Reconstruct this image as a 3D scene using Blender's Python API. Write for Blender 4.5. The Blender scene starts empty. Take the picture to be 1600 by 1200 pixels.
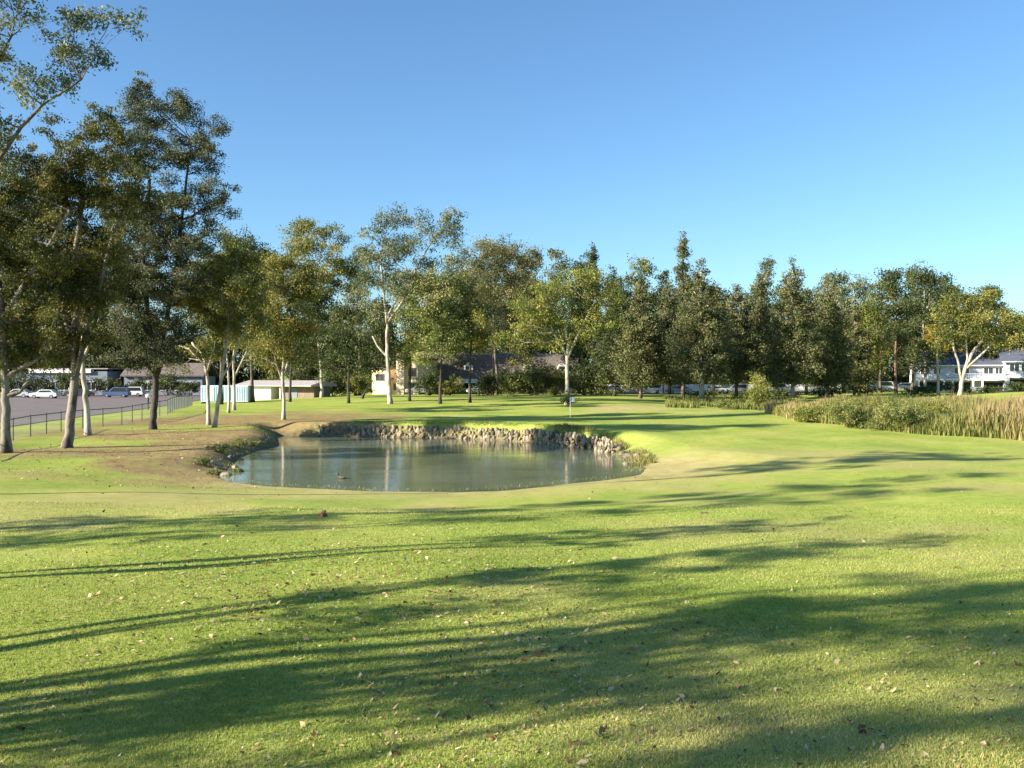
import bpy, bmesh, math, random
import numpy as np
from mathutils import Vector, Matrix
S = bpy.context.scene
C = S.collection
rng = np.random.default_rng(7)
random.seed(7)

# ------------------------------------------------------------ camera, sky, sun, exposure
F, HZ, H = 1500.0, 585.0, 4.0            # focal length in photo pixels, horizon row, eye height
cam = bpy.data.cameras.new("camera"); co = bpy.data.objects.new("camera", cam); C.objects.link(co)
cam.sensor_width = 36; cam.lens = 36 * F / 1600; cam.clip_end = 9000; cam.clip_start = 0.1
co.location = (0, 0, H); co.rotation_euler = (math.radians(90) - math.atan((600 - HZ) / F), 0, 0)
S.camera = co
S.render.resolution_x, S.render.resolution_y = 1024, 768
SUN_EL = math.radians(22)
SX, SY = -2.45, -1.0                       # horizontal direction towards the sun
SUN_AZ = math.atan2(SX, SY)
W = bpy.data.worlds.new("World"); S.world = W; W.use_nodes = True
nt = W.node_tree
bg = nt.nodes['Background']; bg.inputs['Strength'].default_value = 0.071
sk = nt.nodes.new('ShaderNodeTexSky'); sk.sky_type = 'NISHITA'; sk.sun_disc = False
sk.sun_elevation = SUN_EL; sk.sun_rotation = SUN_AZ
sk.air_density = 1.0; sk.dust_density = 0.35; sk.ozone_density = 4.0
hs = nt.nodes.new('ShaderNodeMix'); hs.data_type = 'RGBA'; hs.blend_type = 'MULTIPLY'; hs.inputs[0].default_value = 1   # clear air tint
hs.inputs[7].default_value = (.82, .98, 1.05, 1); nt.links.new(sk.outputs[0], hs.inputs[6]); nt.links.new(hs.outputs[2], bg.inputs[0])
sun = bpy.data.lights.new("sun", 'SUN'); sun.energy = 5.0; sun.angle = math.radians(0.53); sun.color = (1, 0.90, 0.75)
so = bpy.data.objects.new("sun", sun); C.objects.link(so)
sv = Vector((SX, SY, 0)).normalized() * math.cos(SUN_EL) + Vector((0, 0, math.sin(SUN_EL)))
so.rotation_euler = sv.to_track_quat('Z', 'Y').to_euler(); so.location = (-60, -30, 40)
S.view_settings.view_transform = 'Standard'; S.view_settings.look = 'None'
S.view_settings.exposure = 1.52; S.view_settings.gamma = 1
S.cycles.max_bounces = 6; S.cycles.transparent_max_bounces = 6

# ------------------------------------------------------------ terrain
WL = -0.5
def w_at(px, py, z):
    d = F * (H - z) / (py - HZ); return ((px - 800) / F * d, d)
SHORE = [(432,681),(500,682),(560,683),(650,684),(750,687),(850,693),(925,702),(968,715),(984,730),
         (962,740),(905,748),(830,755),(760,761),(700,765),(600,763),(520,759),(440,756),(390,751),(358,744),
         (362,733),(374,716),(398,705),(436,696)]
POND = np.array([w_at(a, b, WL) for a, b in SHORE])
def pond_sd(x, y):
    x = np.asarray(x, float); y = np.asarray(y, float)
    dist = np.full(x.shape, 1e9); ins = np.zeros(x.shape, bool)
    n = len(POND)
    for i in range(n):
        ax, ay = POND[i]; bx, by = POND[(i + 1) % n]
        ex, ey = bx - ax, by - ay
        t = np.clip(((x - ax) * ex + (y - ay) * ey) / (ex * ex + ey * ey), 0, 1)
        dist = np.minimum(dist, np.hypot(x - ax - t * ex, y - ay - t * ey))
        c = ((ay > y) != (by > y)) & (x < (bx - ax) * (y - ay) / (by - ay + 1e-12) + ax)
        ins ^= c
    return np.where(ins, -dist, dist)
def sst(a, b, v):
    t = np.clip((v - a) / (b - a), 0, 1); return t * t * (3 - 2 * t)
def lerp(a, b, t): return a + (b - a) * t
def height(x, y):
    x = np.asarray(x, float); y = np.asarray(y, float)
    B = 0.5 * sst(46, 68, y) * sst(-44, -30, x)
    B = B + 0.18 * np.sin(x * 0.11 + 1.3) * np.sin(y * 0.13 + x * 0.03) * sst(8, 20, y) * sst(-46, -30, x) * (1 - sst(140, 160, y))
    B = B + 0.05 * np.sin(x * 0.7 + y * 0.31) * np.sin(y * 0.53 - x * 0.2)*(1 - sst(60, 80, y))
    B = B + 0.6 * sst(34, 70, x) * sst(78, 125, y) + 1.2 * sst(44, 62, x) * sst(72, 104, y) * (1 - sst(112, 135, y))
    B = B + 0.55 * sst(80, 118, y) * (1 - sst(118, 160, y) * 0.6) * sst(-34, -15, x) * (1 - sst(10, 30, x))
    sd = pond_sd(x, y)
    far = sst(54, 62, y) * sst(-18, -13, x)
    right = sst(2, 6, x) * sst(44, 50, y)
    left = sst(-11, -15, x) * sst(40, 46, y)
    bw = lerp(11.0, 1.8, left); bw = lerp(bw, 4.0, right); bw = lerp(bw, 0.9, far)
    t = np.clip(sd / bw, 0, 1); t = lerp(t, t * t * (3 - 2 * t), 0.5)
    t = lerp(t, np.sqrt(np.clip(t, 0, 1)), left * 0.7)
    out = lerp(WL - 0.03, B, t)
    return np.where(sd < 0, WL - 0.03 + np.maximum(sd * 0.5, -1.3), out)
def hz(x, y): return float(height(np.array([x]), np.array([y]))[0])
def ground(px, py):
    d = np.arange(8, 260, 0.1); x = (px - 800) / F * d
    r = H - (py - HZ) / F * d - height(x, d)
    i = np.argmax(r <= 0)
    if r[i] > 0: i = len(d) - 1
    return float(x[i]), float(d[i])
def P(px, py, d): return Vector(((px - 800) / F * d, d, H - (py - HZ) / F * d))

# ------------------------------------------------------------ materials
def new_mat(name):
    m = bpy.data.materials.new(name); m.use_nodes = True; return m, m.node_tree, m.node_tree.nodes['Principled BSDF']
def ramp(t, stops, fac=None):
    r = t.nodes.new('ShaderNodeValToRGB'); e = r.color_ramp.elements
    while len(e) < len(stops): e.new(0.5)
    for k, (p, c) in enumerate(stops): e[k].position = p; e[k].color = (*c, 1)
    if fac is not None: t.links.new(fac, r.inputs[0])
    return r.outputs[0]
def noise(t, scale, detail=4, vec=None, rough=0.6):
    n = t.nodes.new('ShaderNodeTexNoise'); n.inputs['Scale'].default_value = scale
    n.inputs['Detail'].default_value = detail; n.inputs['Roughness'].default_value = rough
    if vec is not None: t.links.new(vec, n.inputs['Vector'])
    return n.outputs[0]
def mapping(t, scale):
    g = t.nodes.new('ShaderNodeTexCoord'); m = t.nodes.new('ShaderNodeMapping'); m.inputs['Scale'].default_value = scale
    t.links.new(g.outputs['Object'], m.inputs[0]); return m.outputs[0]
def mix(t, a, b, f, mode='MIX'):
    m = t.nodes.new('ShaderNodeMix'); m.data_type = 'RGBA'; m.blend_type = mode
    for s, v in ((0, f), (6, a), (7, b)):
        if hasattr(v, 'links'): t.links.new(v, m.inputs[s])
        else: m.inputs[s].default_value = v if s == 0 else (*v, 1)
    return m.outputs[2]
def attr(t, name):
    a = t.nodes.new('ShaderNodeAttribute'); a.attribute_name = name; return a.outputs['Fac']
def bump(t, p, h, strength, dist=0.05):
    b = t.nodes.new('ShaderNodeBump'); b.inputs['Strength'].default_value = strength; b.inputs['Distance'].default_value = dist
    t.links.new(h, b.inputs['Height']); t.links.new(b.outputs[0], p.inputs['Normal'])
def simple(name, col, rough=0.7, metal=0, var=0.25, scale=3.0, bmp=0.0):
    m, t, p = new_mat(name); v = mapping(t, (1, 1, 1))
    n = noise(t, scale, 5, v)
    c = ramp(t, [(0.3, tuple(c * (1 - var) for c in col)), (0.7, tuple(min(1, c * (1 + var)) for c in col))], n)
    t.links.new(c, p.inputs['Base Color']); p.inputs['Roughness'].default_value = rough; p.inputs['Metallic'].default_value = metal
    if bmp: bump(t, p, noise(t, scale * 6, 4, v), bmp)
    return m
def leaf_mat(name, stops, trans=0.3, rough=0.55, spec=0.2):
    m, t, p = new_mat(name); c = ramp(t, stops, attr(t, 'tone'))
    t.links.new(c, p.inputs['Base Color']); p.inputs['Roughness'].default_value = rough
    p.inputs['Specular IOR Level'].default_value = spec
    tr = t.nodes.new('ShaderNodeBsdfTranslucent'); t.links.new(c, tr.inputs[0])
    ms = t.nodes.new('ShaderNodeMixShader'); ms.inputs[0].default_value = trans
    t.links.new(p.outputs[0], ms.inputs[1]); t.links.new(tr.outputs[0], ms.inputs[2])
    t.links.new(ms.outputs[0], t.nodes['Material Output'].inputs[0]); return m
M = {}
M['olive'] = leaf_mat('olive_leaf', [(0, (0.060,0.084,0.022)), (.5, (0.172,0.179,0.043)), (.85, (0.304,0.284,0.062)), (1, (0.406,0.314,0.106))])
M['shadedolive'] = leaf_mat('shaded_olive_leaf', [(0, (0.035,0.050,0.013)), (.5, (0.102,0.106,0.025)), (.85, (0.180,0.168,0.037)), (1, (0.240,0.186,0.063))])  # olive copy toned down, shade of the left bank crowns put into its colour
M['shadedblue'] = leaf_mat('shaded_blue_green_leaf', [(0, (0.035,0.050,0.023)), (.5, (0.093,0.107,0.050)), (1, (0.209,0.208,0.115))])  # blue green copy darkened likewise, crown shade painted into the leaves
M['bluegreen'] = leaf_mat('blue_green_leaf', [(0, (0.058,0.083,0.039)), (.5, (0.155,0.178,0.084)), (1, (0.348,0.347,0.193))])
M['dark'] = leaf_mat('dark_leaf', [(0, (0.025,0.040,0.016)), (.5, (0.066,0.086,0.027)), (1, (0.148,0.161,0.050))], 0.2)
M['yellowgreen'] = leaf_mat('yellow_green_leaf', [(0, (0.097,0.121,0.027)), (.5, (0.206,0.228,0.052)), (1, (0.364,0.329,0.086))])
M['rust'] = leaf_mat('rusty_leaf', [(0, (0.068,0.081,0.032)), (.5, (0.141,0.140,0.059)), (1, (0.253,0.216,0.086))])
M['pine'] = leaf_mat('pine_needle', [(0, (0.045,0.062,0.026)), (.5, (0.124,0.137,0.048)), (.9, (0.240,0.218,0.087)), (1, (0.300,0.211,0.105))], 0.15)
M['gold'] = leaf_mat('gold_leaf', [(0, (0.111,0.111,0.019)), (.5, (0.222,0.182,0.033)), (1, (0.370,0.260,0.052))])
M['shrub'] = leaf_mat('shrub_leaf', [(0, (0.062,0.097,0.024)), (.5, (0.195,0.225,0.058)), (1, (0.424,0.370,0.164))])
M['reed'] = leaf_mat('reed_blade', [(0, (.12,.15,.035)), (.35, (.22,.24,.06)), (.65, (.32,.30,.09)), (1, (.50,.36,.19))], 0.35)
M['reedgreen'] = leaf_mat('green_reed_blade', [(0, (.05,.085,.02)), (.5, (.14,.17,.045)), (1, (.30,.27,.10))], 0.35)
M['blade'] = leaf_mat('grass_blade', [(0, (0.177,0.241,0.043)), (.5, (0.306,0.385,0.074)), (.9, (0.494,0.494,0.147)), (1, (0.588,0.519,0.232))], 0.4)
M['litter'] = leaf_mat('fallen_leaf', [(0, (.06,.03,.015)), (.35, (.16,.09,.04)), (.6, (.40,.27,.13)), (1, (.62,.50,.32))], 0.1)
def bark(name, base, patch, amt=0.5, sc=2.5):
    m, t, p = new_mat(name); v = mapping(t, (1, 1, .35))
    c = ramp(t, [(amt - .07, base), (amt + .07, patch)], noise(t, sc, 5, v))
    c = mix(t, c, (.5,.5,.5), 0.35, 'OVERLAY')
    t.links.new(mix(t, c, ramp(t, [(.3,(.72,.72,.72)),(.7,(1,1,1))], noise(t, 14, 4, v)), .8, 'MULTIPLY'), p.inputs['Base Color'])
    p.inputs['Roughness'].default_value = .85; bump(t, p, noise(t, 10, 6, v), .6, .06); return m
M['whitebark'] = bark('white_bark', (.50,.46,.38), (.27,.22,.16), .52)
M['palebark'] = bark('pale_bark', (.46,.42,.33), (.20,.16,.11), .52)
M['brownbark'] = bark('brown_bark', (.15,.11,.075), (.07,.05,.035), .5)
M['darkbark'] = bark('dark_bark', (.07,.055,.04), (.035,.028,.02), .5)
M['redbark'] = bark('red_bark', (.30,.14,.08), (.14,.08,.05), .5)
M['mixbark'] = bark('peeling_bark', (.24,.21,.165), (.045,.036,.028), .53, 1.3)

# lawn
m, t, p = new_mat('lawn'); M['lawn'] = m
v = mapping(t, (1, 1, 1)); v2 = mapping(t, (1, .45, 1))
g = ramp(t, [(.25, (.18,.25,.045)), (.45, (.27,.34,.066)), (.6, (.35,.375,.09)), (.78, (.46,.42,.15))], noise(t, .22, 7, v, .65))
g = mix(t, g, ramp(t, [(.3, (.65,.72,.5)), (.5, (1,1,1)), (.72, (1.2,1.12,.95))], noise(t, 2.6, 6, v, .7)), .7, 'MULTIPLY')
g = mix(t, g, ramp(t, [(.28, (.35,.38,.3)), (.5, (1,1,1)), (.7, (1.45,1.35,1.2))], noise(t, 24, 5, v, .75)), .5, 'MULTIPLY')
g = mix(t, g, ramp(t, [(.3, (.4,.4,.35)), (.6, (1.3,1.3,1.1))], noise(t, 95, 3, v, .7)), .3, 'MULTIPLY')
dry = ramp(t, [(.3, (.30,.24,.09)), (.7, (.50,.42,.20))], noise(t, .9, 6, v, .7))
g = mix(t, g, dry, attr(t, 'dry'))
dirt = ramp(t, [(.3, (.12,.075,.045)), (.46, (.25,.16,.09)), (.58, (.29,.23,.09)), (.68, (.27,.30,.08))], noise(t, 1.1, 8, v, .75))
g = mix(t, g, dirt, attr(t, 'dirt'))
mud = ramp(t, [(.3, (.10,.085,.05)), (.7, (.22,.17,.10))], noise(t, 2.5, 6, v, .7))
g = mix(t, g, mud, attr(t, 'mud'))
t.links.new(g, p.inputs['Base Color']); p.inputs['Roughness'].default_value = .95; p.inputs['Specular IOR Level'].default_value = .1
bump(t, p, noise(t, 30, 6, v, .8), .4, .04)

m, t, p = new_mat('asphalt'); M['asphalt'] = m; v = mapping(t, (1, 1, 1))
c = ramp(t, [(.3, (.105,.085,.082)), (.7, (.165,.135,.128))], noise(t, .25, 7, v, .7))
t.links.new(mix(t, c, ramp(t, [(.3, (.75,.75,.75)), (.7, (1.2,1.2,1.2))], noise(t, 20, 4, v)), .7, 'MULTIPLY'), p.inputs['Base Color']); p.inputs['Roughness'].default_value = .9
m, t, p = new_mat('pond_water'); M['water'] = m
v = mapping(t, (1, 1, 1)); va = mapping(t, (.55, 1.5, 1))
c = ramp(t, [(.35, (.10,.125,.075)), (.65, (.15,.175,.12))], noise(t, .16, 5, v))
t.links.new(c, p.inputs['Base Color']); p.inputs['IOR'].default_value = 1.33
t.links.new(ramp(t, [(.35, (.03,)*3), (.65, (.15,)*3)], noise(t, .3, 4, mapping(t, (.22, 2.6, 1)))), p.inputs['Roughness'])
bump(t, p, noise(t, 2.4, 4, va, .55), .10, .05)

M['white'] = simple('white_paint', (.80,.78,.74), .6, 0, .06, 1.5)
M['cream'] = simple('cream_stucco', (.72,.56,.36), .85, 0, .1, 1.0, .2)
M['bluegrey'] = simple('blue_grey_siding', (.36,.42,.47), .7, 0, .08, 1.0)
M['roofblue'] = simple('slate_blue_roof', (.085,.10,.14), .85, 0, .3, 3, .4)
M['roofbrown'] = simple('brown_shingle_roof', (.14,.115,.10), .9, 0, .3, 2.5, .5)
M['roofgrey'] = simple('grey_roof', (.34,.31,.30), .9, 0, .2, 2, .3)
M['wood'] = simple('brown_timber', (.20,.15,.115), .8, 0, .25, 2)
M['glass'] = simple('window_glass', (.03,.04,.05), .08, 0, .2, 1)
M['void'] = simple('painted_interior_shade', (.03,.028,.027), .9, 0, .2, 2)  # near black colour standing in for the shade inside openings
M['metal'] = simple('galvanised_metal', (.30,.31,.30), .5, .6, .15, 4)
M['darkmetal'] = simple('dark_painted_metal', (.05,.06,.05), .5, .3, .15, 4)
M['rubber'] = simple('tyre_rubber', (.025,.025,.025), .8, 0, .2, 6)
M['rim'] = simple('wheel_rim', (.45,.45,.46), .35, .8, .1, 6)
M['palblue'] = simple('pale_blue_panel', (.50,.66,.74), .5, 0, .06, 1)
M['flag'] = simple('white_flag_cloth', (.82,.80,.76), .8, 0, .05, 5)
M['clod'] = simple('brown_earth', (.22,.11,.06), .95, 0, .4, 12, .8)
M['duck'] = simple('dark_feathers', (.045,.035,.028), .7, 0, .3, 30)
M['beak'] = simple('duck_bill', (.30,.22,.05), .5, 0, .1, 30)
M['hedgegreen'] = M['dark']
m, t, p = new_mat('bank_stone'); M['stone'] = m; v = mapping(t, (1, 1, 1))
c = ramp(t, [(0, (.10,.09,.07)), (.3, (.25,.21,.15)), (.6, (.38,.30,.20)), (.85, (.33,.22,.15)), (1, (.48,.42,.32))], attr(t, 'tone'))
t.links.new(mix(t, c, ramp(t, [(.3, (.55,.52,.48)), (.6, (1.1,1.1,1.05))], noise(t, 3.5, 6, v, .7)), .8, 'MULTIPLY'), p.inputs['Base Color'])
p.inputs['Roughness'].default_value = .9; bump(t, p, noise(t, 7, 6, v), .7, .08)
def paint(name, col):
    m, t, p = new_mat(name); t.links.new(ramp(t, [(.3, tuple(c*.9 for c in col)), (.7, col)], noise(t, 1.5, 3, mapping(t, (1,1,1)))), p.inputs['Base Color'])
    p.inputs['Roughness'].default_value = .3; p.inputs['Metallic'].default_value = .1; p.inputs['Coat Weight'].default_value = .6; return m

# ------------------------------------------------------------ object helpers
def link(name, me, parent=None, mat=None, loc=None):
    o = bpy.data.objects.new(name, me); C.objects.link(o)
    if parent is not None: o.parent = parent
    if mat is not None and not me.materials: me.materials.append(mat)
    if loc is not None: o.location = loc
    return o
def tag(o, label=None, cat=None, group=None, kind=None):
    for k, v in (('label', label), ('category', cat), ('group', group), ('kind', kind)):
        if v: o[k] = v
    return o
def empty(name, loc, rz=0):
    o = bpy.data.objects.new(name, None); C.objects.link(o); o.location = loc; o.rotation_euler = (0, 0, rz); o.empty_display_size = .3; return o
def quads(name, V, tone=None, smooth=False):
    n = len(V); k = V.shape[1]; me = bpy.data.meshes.new(name)
    me.vertices.add(n * k); me.vertices.foreach_set('co', V.reshape(-1).astype(np.float32))
    me.loops.add(n * k); me.loops.foreach_set('vertex_index', np.arange(n * k, dtype=np.int32))
    me.polygons.add(n); me.polygons.foreach_set('loop_start', np.arange(0, n * k, k, dtype=np.int32))
    me.update(calc_edges=True)
    if tone is not None:
        a = me.attributes.new('tone', 'FLOAT', 'FACE'); a.data.foreach_set('value', np.clip(tone, 0, 1).astype(np.float32))
    return me
class MB:
    def __init__(s): s.v = []; s.f = []; s.t = []
    def add(s, v, f, tone=0.5):
        b = len(s.v); s.v += [tuple(x) for x in v]; s.f += [tuple(b + i for i in q) for q in f]; s.t += [tone] * len(f)
    def box(s, x0, x1, y0, y1, z0, z1):
        s.add([(x0,y0,z0),(x1,y0,z0),(x1,y1,z0),(x0,y1,z0),(x0,y0,z1),(x1,y0,z1),(x1,y1,z1),(x0,y1,z1)],
              [(0,3,2,1),(4,5,6,7),(0,1,5,4),(1,2,6,5),(2,3,7,6),(3,0,4,7)])
    def prism(s, pts, y0, y1):     # pts in xz, extruded along y
        n = len(pts); s.add([(x, y0, z) for x, z in pts] + [(x, y1, z) for x, z in pts],
              [tuple(range(n)), tuple(range(2*n-1, n-1, -1))] + [(i, i+n, (i+1) % n + n, (i+1) % n) for i in range(n)])
    def prismx(s, pts, x0, x1):    # pts in yz, extruded along x
        n = len(pts); s.add([(x0, y, z) for y, z in pts] + [(x1, y, z) for y, z in pts],
              [tuple(range(n-1, -1, -1)), tuple(range(n, 2*n))] + [(i, (i+1) % n, (i+1) % n + n, i+n) for i in range(n)])
    def tube(s, pts, rad, n=8, cap=True):
        pts = [Vector(p) for p in pts]; rings = []; up = Vector((.31, .17, .93)).normalized(); v = []; f = []
        for i, p in enumerate(pts):
            d = (pts[min(i+1, len(pts)-1)] - pts[max(i-1, 0)])
            d = d.normalized() if d.length > 1e-6 else Vector((0,0,1))
            a = d.cross(Vector((1,0,0)) if abs(d.x) < .8 else Vector((0,1,0))).normalized(); b = d.cross(a)
            r = rad[i] if hasattr(rad, '__len__') else rad
            for k in range(n):
                an = 2*math.pi*k/n; v.append(p + (a*math.cos(an) + b*math.sin(an)) * r)
        for i in range(len(pts)-1):
            for k in range(n):
                f.append((i*n+k, i*n+(k+1) % n, (i+1)*n+(k+1) % n, (i+1)*n+k))
        if cap: f.append(tuple(range(n-1, -1, -1))); f.append(tuple(range((len(pts)-1)*n, len(pts)*n)))
        s.add(v, f)
    def build(s, name, mat, parent=None, smooth=False, bev=0, loc=None):
        me = bpy.data.meshes.new(name); me.from_pydata(s.v, [], s.f); me.update()
        a = me.attributes.new('tone', 'FLOAT', 'FACE'); a.data.foreach_set('value', s.t)
        if smooth: me.polygons.foreach_set('use_smooth', [True] * len(me.polygons))
        o = link(name, me, parent, mat, loc)
        bm = bmesh.new(); bm.from_mesh(me); bmesh.ops.recalc_face_normals(bm, faces=bm.faces); bm.to_mesh(me); bm.free()
        if bev: b = o.modifiers.new('bevel', 'BEVEL'); b.width = bev; b.segments = 2; b.limit_method = 'ANGLE'
        return o

# ------------------------------------------------------------ ground sheet
def spaced(lo, hi, a, b, step, grow=1.22):
    mid = list(np.arange(a, b + step/2, step)); up = []; x, s = b, step
    while x < hi: s *= grow; x += s; up.append(x)
    dn = []; x, s = a, step
    while x > lo: s *= grow; x -= s; dn.append(x)
    return np.array(dn[::-1] + mid + up)
xs = spaced(-4000, 4000, -46, 46, .4, 1.12); ys = spaced(-2500, 6000, 4, 80, .35, 1.07)
X, Y = np.meshgrid(xs, ys); Z = height(X, Y)
Z = np.where((np.abs(X) > 400) | (Y > 500), Z.clip(None, .6), Z)
nx, ny = len(xs), len(ys)
V = np.stack([X, Y, Z], -1).reshape(-1, 3)
idx = np.arange(nx * ny).reshape(ny, nx)
Fq = np.stack([idx[:-1,:-1], idx[:-1,1:], idx[1:,1:], idx[1:,:-1]], -1).reshape(-1, 4)
me = bpy.data.meshes.new('ground'); me.vertices.add(len(V)); me.vertices.foreach_set('co', V.reshape(-1))
me.loops.add(len(Fq)*4); me.loops.foreach_set('vertex_index', Fq.reshape(-1).astype(np.int32))
me.polygons.add(len(Fq)); me.polygons.foreach_set('loop_start', np.arange(0, len(Fq)*4, 4, dtype=np.int32)); me.update(calc_edges=True)
me.polygons.foreach_set('use_smooth', [True]*len(Fq))
def vnoise(x, y, s, seed):
    r = np.random.default_rng(seed); G = r.random((64, 64)); u, v_ = x / s, y / s
    i, j = np.floor(u).astype(int), np.floor(v_).astype(int); fu, fv = u - i, v_ - j
    fu = fu*fu*(3-2*fu); fv = fv*fv*(3-2*fv); g = lambda a, b: G[a % 64, b % 64]
    return (g(i,j)*(1-fu)+g(i+1,j)*fu)*(1-fv) + (g(i,j+1)*(1-fu)+g(i+1,j+1)*fu)*fv
def fbm(x, y, s, seed): return (vnoise(x,y,s,seed)*.5 + vnoise(x,y,s/2.1,seed+1)*.3 + vnoise(x,y,s/4.3,seed+2)*.2)
sd = pond_sd(X, Y)
fb = fbm(X, Y, 6, 3); fb2 = fbm(X, Y, 3, 9)
# leaf litter and bare earth under the trees on the left bank
dirt = sst(-9, -15, X) * sst(34, 42, Y) * (1 - sst(80, 92, Y)) * sst(-33, -29, X) * sst(.30, .62, fb + .12*sst(12, 0, sd))
dirt = np.maximum(dirt, sst(-7, -11, X) * sst(66, 70, Y) * (1 - sst(80, 90, Y)) * sst(-24,-20,X) * sst(.25,.5,fb2))
dry = .75*sst(6, .5, sd) * sst(0, 6, 46 - Y + 6) + .5*sst(2, 8, X)*(1-sst(18, 28, X))*sst(38, 42, Y)*(1-sst(47, 53, Y))*sst(.3,.65,fb)
dry = np.maximum(dry, .8*sst(5,10,X)*(1-sst(16,24,X))*sst(84,90,Y)*(1-sst(96,106,Y))*sst(.35,.6,fb))
dry = np.maximum(dry, .55*sst(.5,.72,fb)*(1-sst(30,60,Y)))
mud = sst(.9, .1, sd)
for nme, arr in (('dirt', dirt*.9), ('dry', np.clip(dry,0,.85)), ('mud', np.clip(mud,0,.95))):
    a = me.attributes.new(nme, 'FLOAT', 'POINT'); a.data.foreach_set('value', arr.reshape(-1).astype(np.float32))
tag(link('ground', me, None, M['lawn']), kind='structure')

def sheet(name, mat, poly_fn, x0, x1, y0, y1, step, off):
    a = np.arange(x0, x1 + .01, step); b = np.arange(y0, y1 + .01, step); A, Bm = np.meshgrid(a, b)
    i = np.arange(A.size).reshape(A.shape); q = np.stack([i[:-1,:-1], i[:-1,1:], i[1:,1:], i[1:,:-1]], -1).reshape(-1, 4)
    A2 = poly_fn(A, Bm); v = np.stack([A2, Bm, height(A2, Bm) + off], -1).reshape(-1, 3)
    me = bpy.data.meshes.new(name); me.from_pydata(v.tolist(), [], q.tolist()); me.update()
    return tag(link(name, me, None, mat), kind='structure')
# car park surface beyond the fence, its right edge follows the fence line
sheet('road', M['asphalt'], lambda A, B: A - 34.5 - (B - 60) * .155, -120, 0, 66, 190, 2.0, .05)
sheet('car_park', M['asphalt'], lambda A, B: A, 10, 60, 168, 182, 2.0, .05)
# water
bx0, by0 = POND.min(0) - .6; bx1, by1 = POND.max(0) + .6
me = bpy.data.meshes.new('pond'); me.from_pydata([(bx0,by0,WL),(bx1,by0,WL),(bx1,by1,WL),(bx0,by1,WL)], [], [(0,1,2,3)])
tag(link('pond_water', me, None, M['water']), kind='structure')

# ------------------------------------------------------------ foliage
def leaf_quads(cen, L, wr=.46, droop=.35, flat=0.0):
    n = len(cen)
    ax = rng.normal(size=(n, 3)); ax[:, 2] -= droop * 1.5; ax /= np.linalg.norm(ax, axis=1)[:, None]
    b = rng.normal(size=(n, 3)); b[:, 2] *= (1 - flat); b = np.cross(ax, b); b /= np.linalg.norm(b, axis=1)[:, None] + 1e-9
    l = (L * (.6 + .8 * rng.random(n)))[:, None] * .5; w = l * wr
    return np.stack([cen - ax*l, cen + b*w, cen + ax*l, cen - b*w], 1)
def crown_points(blobs, dens, clump, L):
    """blobs: list of (centre Vector, rx, ry, rz); returns leaf centres, tones, clump centres"""
    pts, tones, tips = [], [], []
    clump0 = clump
    for (c, rx, ry, rz) in blobs:
        area = rx * rz; clump = min(clump0, .62 * max(rx, rz * .7))
        nc = max(6, int(area / (clump * clump) * 2.2))
        u = rng.normal(size=(nc, 3)); u /= np.linalg.norm(u, axis=1)[:, None]
        r = rng.random(nc) ** .45
        r *= 1 + .16 * rng.normal(size=nc)
        cc = np.array(c) + u * r[:, None] * np.array([rx, ry, rz])
        nl = int(dens * 6.5 * clump * clump / (L * L))
        for k in range(nc):
            s = clump * (.5 + .85 * rng.random()); m_ = max(3, int(nl * (s / clump) ** 2))
            o = np.clip(rng.normal(size=(m_, 3)), -1.7, 1.7) * s * np.array([.42, .42, .30])
            ax_ = rng.normal(size=3) * np.array([1, 1, .75]); ax_ /= np.linalg.norm(ax_)
            o = o + ax_ * np.clip(rng.normal(size=(m_, 1)), -1.8, 1.8) * s * .62
            pts.append(cc[k] + o)
            tones.append(np.clip(.12 + .68 * rng.random() + .17 * rng.normal(size=m_), 0, 1))
            tips.append(cc[k])
    return np.concatenate(pts), np.concatenate(tones), tips
def limb(mb, a, b, r0, r1, n=6, sides=6, sag=.08, wob=.06):
    a, b = Vector(a), Vector(b); L = (b - a).length; pts, rad = [], []
    w = Vector(rng.normal(size=3)) * wob * L
    for i in range(n + 1):
        t = i / n; p = a.lerp(b, t) + w * math.sin(math.pi * t) + Vector((0, 0, -sag * L * math.sin(math.pi * t)))
        if 0 < i < n: p += Vector(rng.normal(size=3)) * L * .012
        pts.append(p); rad.append(r0 + (r1 - r0) * t ** .8)
    mb.tube(pts, rad, sides, cap=False); return pts
ALLT = []
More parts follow.
